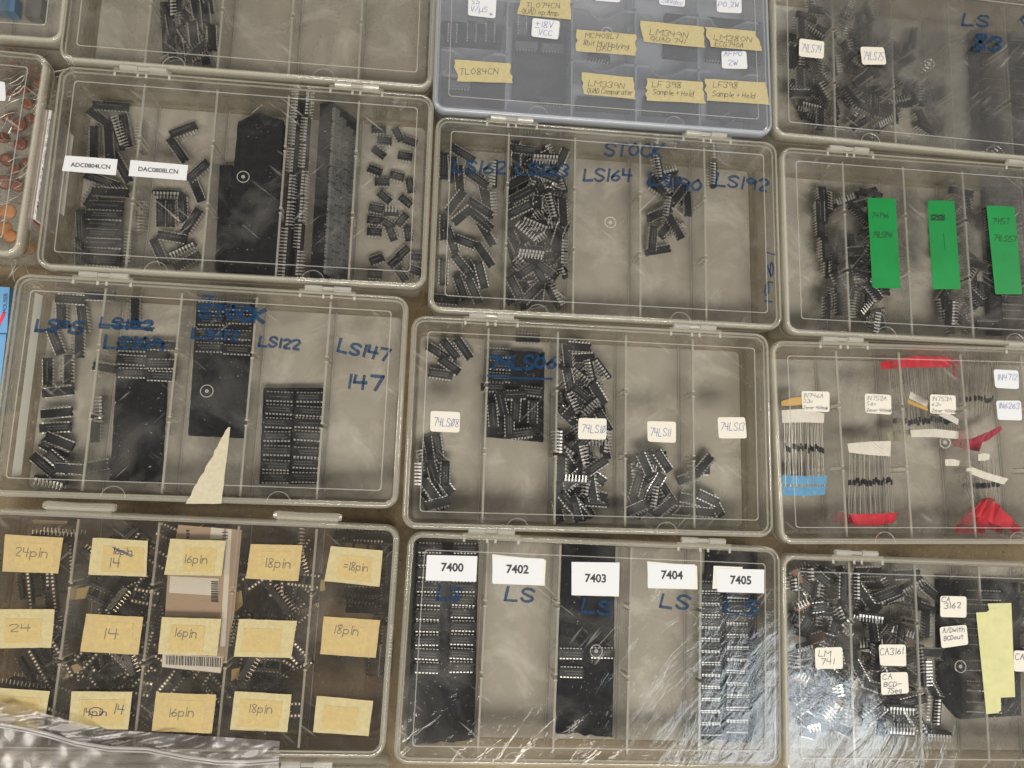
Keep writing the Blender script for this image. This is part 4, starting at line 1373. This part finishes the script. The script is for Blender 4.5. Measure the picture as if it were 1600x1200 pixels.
# F
FL = [([(8, 835), (99, 840), (91, 896), (4, 893)], (('24pin', 23, 868, 73, 872, 14), ), ()),
      ([(145, 840), (231, 845), (229, 901), (138, 898)], (('14', 169, 886, 187, 887, 14), ('16pin', 176, 866, 206, 868, 11)), ([(176, 855), (208, 868)], [(178, 857), (206, 870)])),
      ([(266, 842), (353, 845), (346, 900), (257, 898)], (('16pin', 287, 880, 323, 881, 13), ), ()),
      ([(392, 850), (473, 852), (466, 908), (384, 904)], (('18pin', 413, 886, 453, 888, 14), ), ()),
      ([(517, 853), (598, 860), (593, 917), (507, 908)], (('=18pin', 536, 890, 574, 893, 12), ), ()),
      ([(-4, 952), (86, 952), (80, 1012), (-5, 1013)], (('24', 14, 987, 47, 987, 11), ), ()),
      ([(135, 959), (224, 964), (216, 1023), (125, 1018)], (('14', 160, 998, 184, 999, 17), ), ()),
      ([(253, 964), (346, 967), (339, 1025), (247, 1022)], (('16pin', 272, 994, 306, 997, 13), ), ()),
      ([(374, 967), (464, 970), (455, 1028), (365, 1026)], (), ()),
      ([(506, 963), (594, 969), (587, 1028), (500, 1022)], (('18pin', 521, 989, 559, 993, 13), ), ()),
      ([(-10, 1074), (78, 1080), (68, 1140), (-14, 1136)], (), ()),
      ([(112, 1080), (207, 1081), (200, 1140), (107, 1139)], (('14', 176, 1115, 192, 1117, 15), ('14pin', 129, 1118, 166, 1119, 11)), ([(150 + 12 * cos(i * .9), 1112 + 7 * sin(i * .9)) for i in range(13)], )),
      ([(244, 1082), (338, 1085), (331, 1146), (237, 1142)], (('16pin', 263, 1120, 302, 1120, 14), ), ()),
      ([(367, 1080), (456, 1085), (449, 1144), (359, 1140)], (('18pin', 388, 1113, 424, 1115, 13), ), ()),
      ([(495, 1087), (583, 1095), (576, 1150), (489, 1144)], (), ())]
rl = random.Random(5)
for i, (q, ls, ss) in enumerate(FL):
    cx, cy = sum(p[0] for p in q) / 4, sum(p[1] for p in q) / 4
    f1, f2, ox = rl.uniform(.56, .74), rl.uniform(.62, .74), rl.uniform(-6, 7)
    up = [(cx + (x - cx) * f1 + ox, cy + (y - cy) * f2 + 3) for x, y in q]
    sticker('F', 'tape_label', [(torn(q, (), 0, 8, i), 'tape_pale' if i % 3 else 'tape'), (torn(up, (1, 3), 1.8, 6, i + 40), 'tape2')], ls, 'ink_pencil' if i not in (1, 11) else 'ink_pen', ss, pen=.00055,
            label='yellow tape label ' + ('reading ' + ls[0][0].replace('=', '') if ls else 'left blank'))

# ------------------------------------------------------------------ other things in the boxes


def slab(name, pts, z0, z1, m, label, cat, parts=(), group=None):
    bm = bmesh.new()
    P = [at(x, y, z1) for x, y in pts]
    prism(bm, [(p.x, p.y) for p in P], z0, z1)
    o = tag(link(name, bm, M[m]), label, cat, group)
    return o


slab('paper_strip', [(118, 8), (139, 6), (124, 80), (116, 74)], .004, .0045, 'paper_dim', 'white paper strip by the wall of the mostly empty box', 'paper strip')
slab('paper_strip', [(107, 204), (115, 213), (100, 338), (90, 330)], .024, .0245, 'paper_dim', 'white paper strip along the wall beside the ADC0804LCN label', 'paper strip')
slab('paper_strip', [(55, 457), (67, 462), (33, 742), (18, 745)], .024, .0245, 'paper_dim', 'long white paper strip along the wall beside the LS95 writing', 'paper strip')

# red-edged card standing between two boxes
bm = bmesh.new()
a, c = at(76, 172, .034), at(51, 342, .034)
d = (c - a)
n_ = Vector((-d.y, d.x, 0)).normalized()
bm2 = bmesh.new()


def card(bm, a, c, off0, off1, z0, z1, mi=0):
    pts = [a + n_ * off0, c + n_ * off0, c + n_ * off1, a + n_ * off1]
    prism(bm, [(p.x, p.y) for p in pts], z0, z1, mi)


card(bm, a, c, 0.0, 0.0022, .002, .034)
card(bm2, a, c, -0.0022, -0.0001, .002, .0350)
e = empty('divider_card', Matrix.Translation((0, 0, 0)))
tag(e, 'narrow white card with a crimson edge standing between two boxes', 'card')
link('card_face', bm, M['paper'], e)
link('card_edge', bm2, M['crimson'], e)
bm = bmesh.new()
ink = Ink(bm, Matrix.Identity(4), 0, .0341)
ink.text('Ceramic Dis Cap 5u 1002', 58, 334, 79.5, 186, 3.2, .0003)
link('card_writing', bm, M['ink_black'], e)

# blue supplier card beside the LS95 box
bm = bmesh.new()
bm2 = bmesh.new()
for pts, z0, z1, b_, mi in (([(-30, 446), (15, 449), (11, 520), (-38, 520)], .002, .020, bm, 0), ([(-30, 522), (10, 522), (-4, 640), (-50, 640)], .002, .018, bm, 0)):
    prism(b_, [(at(x, y, z1).x, at(x, y, z1).y) for x, y in pts], z0, z1, mi)
e = tag(link('supplier_card', bm, M['blueprint']), 'light blue supplier card with dark lettering beside the LS95 box', 'card')
bm = bmesh.new()
print_text(bm, Matrix.Identity(4), 0, 'MOUSER', 10, 489, 12, 458, .0202)
link('lettering', bm, M['ink_black'], e)
bm = bmesh.new()
ink = Ink(bm, Matrix.Identity(4), 0, .0202)
ink.stroke([(-6, 516), (6, 490)], .0022)
link('red_stroke', bm, M['red'], e)

# barcode card in the socket box
bm = bmesh.new()
zc = .0405
P = lambda x, y, z=zc: at(x, y, z)


def flat(bm, pts, z, mi, th=.0001):
    Q = [at(x, y, z) for x, y in pts]
    prism(bm, [(q.x, q.y) for q in Q], z, z + th, mi)


flat(bm, [(279, 820), (378, 828), (366, 962), (345, 1052), (253, 1042), (262, 900)], zc, 0, .0004)
o = tag(link('barcode_card', bm, M['kraft']), 'grey-brown card with white barcode stickers inside the socket box', 'card')
bm = bmesh.new()
flat(bm, [(330, 824), (350, 826), (348, 842), (328, 842)], zc + .0005, 0)
flat(bm, [(354, 826), (362, 827), (352, 1010), (344, 1010)], zc + .0005, 0)
flat(bm, [(266, 900), (342, 904), (341, 931), (264, 926)], zc + .0005, 0)
flat(bm, [(254, 1022), (347, 1026), (345, 1051), (253, 1042)], zc + .0005, 0)
link('white_sticker', bm, M['paper'], o)
bm = bmesh.new()
rb = random.Random(4)
x = 260.0
while x < 344:
    w = rb.choice((.6, .9, 1.6, 2.0))
    flat(bm, [(x, 1024 + (x - 255) * .04), (x + w, 1024 + (x - 255) * .04), (x + w - .6, 1038 + (x - 255) * .05), (x - .6, 1038 + (x - 255) * .05)], zc + .0008, 0)
    x += w + rb.choice((.9, 1.2, 1.8))
y = 908.0
while y < 941:
    w = rb.choice((.7, 1.0, 1.8))
    flat(bm, [(330, y), (341, y + .6), (341, y + w + .6), (330, y + w)], zc + .0008, 0)
    y += w + rb.choice((.8, 1.2))
for yy in (828, 833, 838):
    flat(bm, [(291, yy), (296, yy), (296, yy + 3), (291, yy + 3)], zc + .0008, 0)
for yy in (831, 836, 841):
    flat(bm, [(347, yy), (356, yy), (356, yy + 1.4), (347, yy + 1.4)], zc + .0008, 0)
link('barcode', bm, M['ink_black'], o)

for q, lab in (([(106, 921), (131, 918), (140, 915), (133, 935), (107, 938)], 'yellow tape scrap above the 24 and 14 tape labels'),
               ([(98, 1062), (112, 1040), (142, 1030), (136, 1042), (104, 1060)], 'crumpled yellow tape scrap by the first divider'),
               ([(364, 930), (377, 922), (380, 945), (368, 956)], 'yellow tape scrap beside the barcode card'),
               ([(362, 1046), (376, 1043), (372, 1058), (361, 1064)], 'small yellow tape scrap below the barcode card'),
               ([(500, 905), (507, 906), (508, 922), (500, 924)], 'tiny yellow tape scrap at the last divider'),
               ([(50, 812), (106, 814), (104, 819), (52, 818)], 'thin amber tape scrap near the latch of the socket box')):
    slab('tape_scrap', q, .031, .0313, 'tape', lab, 'tape scrap')

# disc capacitors
rc = random.Random(12)


def capacitor(px, py, z, r, brown, lab, tilt=None):
    e = bmesh.new()
    seg = 18
    rows = []
    for (rr, zz) in ((.0, -.5), (.6, -.5), (.92, -.32), (1, 0), (.92, .32), (.6, .5), (0.0, .5)):
        rows.append([(max(rr, .02) * r * cos(2 * pi * i / seg), max(rr, .02) * r * sin(2 * pi * i / seg), zz * .0032) for i in range(seg)])
    loft(e, rows)
    disc = link('disc_capacitor', e, M['cap_brown' if brown else 'cap'], smooth=True)
    tl_ = rc.uniform(0, .7) if tilt is None else tilt
    disc.matrix_world = Matrix.Translation(at(px, py, z)) @ Matrix.Rotation(rc.uniform(0, 6.28), 4, 'Z') @ Matrix.Rotation(tl_, 4, 'X')
    tag(disc, lab, 'capacitor', 'orange disc capacitors')
    ld = bmesh.new()
    for s in (-1, 1):
        pts = [Vector((s * .0025, -r * .9, 0))]
        dx, dz = rc.uniform(-.3, .3), rc.uniform(-.05, .12)
        for i in range(1, 6):
            pts.append(Vector((s * .0025 + dx * .005 * i + rc.uniform(-.0005, .0005), -r - .0055 * i, dz * .005 * i)))
        tube(ld, pts, .0003, 4)
    link('lead', ld, M['wire'], disc)


spots = [(8, 110, .012, .0050, 1), (52, 107, .018, .0045, 1), (44, 162, .014, .0048, 1), (12, 182, .010, .0052, 1), (30, 195, .012, .006, 1), (10, 250, .010, .005, 1), (32, 225, .012, .005, 1), (8, 285, .014, .0055, 1), (28, 290, .01, .005, 1),
         (38, 140, .008, .005, 1), (20, 145, .008, .005, 1), (5, 215, .02, .005, 1), (42, 255, .01, .0045, 1), (24, 265, .02, .005, 1), (50, 185, .01, .004, 1), (22, 100, .01, .004, 1), (60, 130, .01, .004, 1)]
for x, y, z, r, br in spots:
    capacitor(x, y, z, r, br, ('brown' if br else 'orange') + ' disc capacitor in the tangle of leads beside the crimson-edged card')
for x, y, r, lab in ((13, 331, .0060, 'largest pale orange disc capacitor at the front of its box'), (7, 357, .0055, 'half-hidden orange disc capacitor under the largest one'), (16, 369, .0050, 'lowest orange disc capacitor at the box corner')):
    capacitor(x, y, .030, r, 0, lab, .12)
for x, y, lab in ((45, 387, 'orange disc capacitor lying loose on the floor between two boxes'), (72, 118, 'dull orange disc capacitor loose on the floor near the box corner'), (68, 150, 'dull orange disc capacitor loose on the floor under the card end')):
    capacitor(x, y, .012, .0055, y < 200, lab, .2)
bm = bmesh.new()
for i in range(46):
    x, y = rc.uniform(-10, 58), rc.uniform(95, 320)
    z = rc.uniform(.012, .034)
    p = at(x, y, z)
    a = rc.uniform(0, 6.28)
    pts = [p + Vector((cos(a + .15 * i_) * .005 * i_, sin(a + .15 * i_) * .005 * i_, rc.uniform(-.0008, .0008))) for i_ in range(5)]
    tube(bm, pts, .00028, 4)
tag(link('wire_tangle', bm, M['wire']), 'tangle of thin capacitor leads filling the orange capacitor box', 'wires', kind='stuff')

# contents glimpsed in the corner box
slab('blue_component', [(-8, -10), (24, -6), (22, 18), (-8, 16)], .004, .014, 'blueprint', 'pale blue block in the corner box', 'component')
slab('grey_component', [(42, -8), (66, -6), (62, 28), (38, 24)], .004, .012, 'chip_grey', 'dark grey block in the corner box', 'component')

# diode bundles
rd = random.Random(9)


def band(bm, pts, z, th, mi=0, wav=0.0):
    """a strip of tape through a few pixel points, with gentle folds"""
    top = [at(x, y, z) for x, y in pts[0]]
    bot = [at(x, y, z) for x, y in pts[1]]
    n = 14
    rows = []
    for i in range(n + 1):
        u = i / n * (len(top) - 1)
        k_ = min(int(u), len(top) - 2)
        f = u - k_
        a = top[k_].lerp(top[k_ + 1], f)
        c = bot[k_].lerp(bot[k_ + 1], f)
        dz = wav * sin(i * 2.3 + z * 900) + wav * .5 * rd.uniform(-1, 1)
        rows.append([bm.verts.new(v) for v in (a + Vector((0, 0, dz)), c + Vector((0, 0, dz * .6)), c + Vector((0, 0, dz * .6 + th)), a + Vector((0, 0, dz + th)))])
    for p, q in zip(rows, rows[1:]):
        for k_ in range(4):
            bm.faces.new((p[k_], p[(k_ + 1) % 4], q[(k_ + 1) % 4], q[k_])).material_index = mi
    bm.faces.new(rows[0][::-1]).material_index = mi
    bm.faces.new(rows[-1]).material_index = mi


def bundle(label, top, bot, nw, body_at, tapes, z=.022, spread=.5, bodyr=.0009):
    e = empty('diode_bundle', Matrix.Translation((at(*top[0], 0).x, at(*top[0], 0).y, 0)))
    inv = e.matrix_world.inverted()
    tag(e, label, 'diode bundle', 'taped bundles of diodes')
    for i in range(nw):
        f = (i + .5) / nw + rd.uniform(-.3, .3) / nw
        zz = z - .001 - (i % 3) * .0035
        x0, y0 = top[0][0] + (top[1][0] - top[0][0]) * f, top[0][1] + (top[1][1] - top[0][1]) * f
        f2 = f + rd.uniform(-.5, .5) * spread / nw
        x1, y1 = bot[0][0] + (bot[1][0] - bot[0][0]) * f2, bot[0][1] + (bot[1][1] - bot[0][1]) * f2
        bm = bmesh.new()
        p0, p1 = inv @ at(x0, y0, zz), inv @ at(x1, y1, zz)
        mid = p0.lerp(p1, .5) + Vector((rd.uniform(-.0005, .0005), 0, rd.uniform(-.001, .001)))
        tube(bm, [p0, p0.lerp(mid, .6), mid, p1.lerp(mid, .6), p1], .00034, 5, 0)
        c = p0.lerp(p1, body_at + rd.uniform(-.03, .03))
        d = (p1 - p0).normalized()
        tube(bm, [c - d * .0022, c - d * .0018, c + d * .0018, c + d * .0022], [bodyr * .6, bodyr, bodyr, bodyr * .6], 8, 1)
        link('diode', bm, [M['wire'], M['diode']], e)
    for t, b_, m, zt, wav in tapes:
        bm = bmesh.new()
        band(bm, (t, b_), zt, .0004, 0, wav)
        for v in bm.verts:
            v.co = inv @ v.co
        link('tape_band', bm, M[m], e)
    return e


bundle('diode bundle with white tape above and a sky blue tape band below', [(1224, 650), (1286, 652)], [(1226, 770), (1290, 770)], 22, .42,
       [([(1221, 641), (1255, 639), (1288, 646)], [(1222, 661), (1255, 660), (1287, 661)], 'white_tape', .024, .0003), ([(1222, 742), (1256, 744), (1292, 743)], [(1222, 757), (1256, 757), (1291, 757)], 'sky', .022, .0003),
        ([(1222, 760), (1256, 761), (1290, 760)], [(1222, 774), (1256, 775), (1288, 773)], 'sky', .0225, .0003)], .023)
bundle('diode bundle with white tape above and red tape below its middle sticker', [(1327, 700), (1390, 696)], [(1326, 808), (1398, 808)], 26, .50,
       [([(1324, 693), (1358, 690), (1392, 689)], [(1326, 707), (1358, 711), (1391, 713)], 'white_tape', .026, .0003), ([(1328, 803), (1365, 803), (1404, 801)], [(1336, 822), (1368, 822), (1396, 817)], 'red', .025, .0007),
        ([(1298, 806), (1315, 800), (1330, 803)], [(1302, 818), (1316, 820), (1334, 818)], 'red', .015, .001)], .025)
bundle('diode bundle hanging from a bright red tape band near the hinges', [(1386, 572), (1484, 566)], [(1396, 680), (1496, 680)], 30, .80,
       [([(1376, 566), (1430, 556), (1482, 558)], [(1378, 577), (1430, 574), (1485, 574)], 'red', .026, .0006), ([(1484, 558), (1492, 566), (1494, 590)], [(1480, 560), (1488, 570), (1490, 590)], 'red', .026, .0003),
        ([(1422, 672), (1460, 670), (1498, 674)], [(1424, 683), (1460, 683), (1498, 686)], 'white_tape', .026, .0003), ([(1385, 676), (1405, 672), (1424, 671)], [(1388, 688), (1405, 690), (1425, 690)], 'tape_beige', .022, .0004)], .025)
bundle('diode bundle fanned out above crumpled crimson tape', [(1488, 722), (1560, 716)], [(1516, 790), (1564, 790)], 16, .55,
       [([(1476, 718), (1487, 717), (1500, 720)], [(1477, 728), (1487, 728), (1498, 728)], 'white_tape', .027, .0002), ([(1528, 710), (1537, 708), (1546, 710)], [(1528, 720), (1537, 720), (1545, 718)], 'white_tape', .027, .0002),
        ([(1511, 727), (1540, 738), (1575, 748)], [(1507, 737), (1536, 748), (1568, 757)], 'white_tape', .030, .0003), ([(1532, 782), (1545, 776), (1560, 790), (1596, 824)], [(1510, 805), (1530, 808), (1560, 822), (1590, 834)], 'red', .028, .0022),
        ([(1514, 790), (1540, 800), (1570, 822)], [(1500, 818), (1540, 826), (1566, 834)], 'red', .024, .002), ([(1494, 820), (1520, 812), (1540, 822)], [(1491, 833), (1520, 834), (1540, 834)], 'red', .02, .0012)], .027, 3.0, .0012)
bundle('loose diodes with crimson ribbon ends beside the lens mark', [(1500, 560), (1560, 565)], [(1500, 650), (1550, 650)], 14, .7,
       [([(1488, 676), (1505, 672), (1512, 700)], [(1484, 680), (1500, 690), (1506, 706)], 'crimson', .02, .001), ([(1512, 688), (1540, 676), (1563, 666)], [(1512, 696), (1540, 690), (1566, 672)], 'crimson', .022, .001),
        ([(1488, 684), (1512, 686), (1536, 690)], [(1490, 698), (1512, 702), (1530, 706)], 'crimson', .018, .0012)], .02, 2.5)
slab('tape_scrap', [(1423, 612), (1451, 626), (1448, 636), (1420, 622)], .030, .0303, 'white_tape', 'white tape end with an amber edge near the 1N753A sticker', 'tape scrap')
slab('tape_scrap', [(1419, 624), (1449, 637), (1450, 642), (1418, 630)], .029, .0293, 'amber', 'amber tape end under a white one near the 1N753A sticker', 'tape scrap')
slab('tape_scrap', [(1221, 627), (1240, 621), (1258, 620), (1257, 632), (1236, 634), (1221, 634)], .020, .0203, 'amber', 'amber tape scrap above the blue-banded diode bundle', 'tape scrap')
slab('tape_scrap', [(1466, 648), (1483, 646), (1498, 655), (1497, 664)], .030, .0303, 'white_tape', 'curled white tape end below the 1N753A sticker', 'tape scrap')

# ------------------------------------------------------------------ zip bag across the lower corner
bm = bmesh.new()
edge = [(-40, 1126), (0, 1131), (40, 1138), (80, 1148), (120, 1160), (170, 1168), (230, 1170), (290, 1182), (340, 1189), (390, 1190), (436, 1186)]
rb = random.Random(2)
nx_, ny_ = 64, 22


def along(t, line):
    u = t * (len(line) - 1)
    k_ = min(int(u), len(line) - 2)
    f = u - k_
    return (line[k_][0] * (1 - f) + line[k_ + 1][0] * f, line[k_][1] * (1 - f) + line[k_ + 1][1] * f)


topl = [(-40, 1086), (30, 1104), (80, 1118), (140, 1134), (200, 1142), (260, 1146), (320, 1150), (380, 1154), (437, 1158)]
grid = []
for j in range(ny_ + 1):
    row = []
    v = j / ny_
    for i in range(nx_ + 1):
        t = i / nx_
        a, m_ = along(t, topl), along(t, edge)
        lowp = (m_[0] - 8, m_[1] + 150)
        if v < .35:
            f = v / .35
            x, y = a[0] + (m_[0] - a[0]) * f, a[1] + (m_[1] - a[1]) * f
        else:
            f = (v - .35) / .65
            x, y = m_[0] + (lowp[0] - m_[0]) * f, m_[1] + (lowp[1] - m_[1]) * f
        z = HT + .0035 + .0022 * sin(t * 9 + v * 3) + .0018 * sin(t * 23 - v * 8) + .0012 * sin(t * 41 + v * 17) + rb.uniform(-.0002, .0002) + .004 * v
        row.append(at(x, y, z))
    grid.append(row)
vt = [[bm.verts.new(p) for p in row] for row in grid]
vb = [[bm.verts.new(p - Vector((0, 0, .00012))) for p in row] for row in grid]
for j in range(ny_):
    for i in range(nx_):
        bm.faces.new((vt[j][i], vt[j + 1][i], vt[j + 1][i + 1], vt[j][i + 1]))
        bm.faces.new((vb[j][i], vb[j][i + 1], vb[j + 1][i + 1], vb[j + 1][i]))
e = tag(link('zip_bag', bm, M['bag'], smooth=True), 'crumpled clear zip bag lying across the corner of the socket box', 'plastic bag')
bm = bmesh.new()
for off, r in ((0, .0010), (5, .0006)):
    pts = []
    for i in range(61):
        x, y = along(i / 60, edge)
        t = i / 60
        z = HT + .0050 + .0022 * sin(t * 9 + 1.05) + .0018 * sin(t * 23 - 2.8) + .0014
        pts.append(at(x, y + off, z))
    tube(bm, pts, r, 6)
link('zip_seal', bm, M['bag_seal'], e, smooth=True)
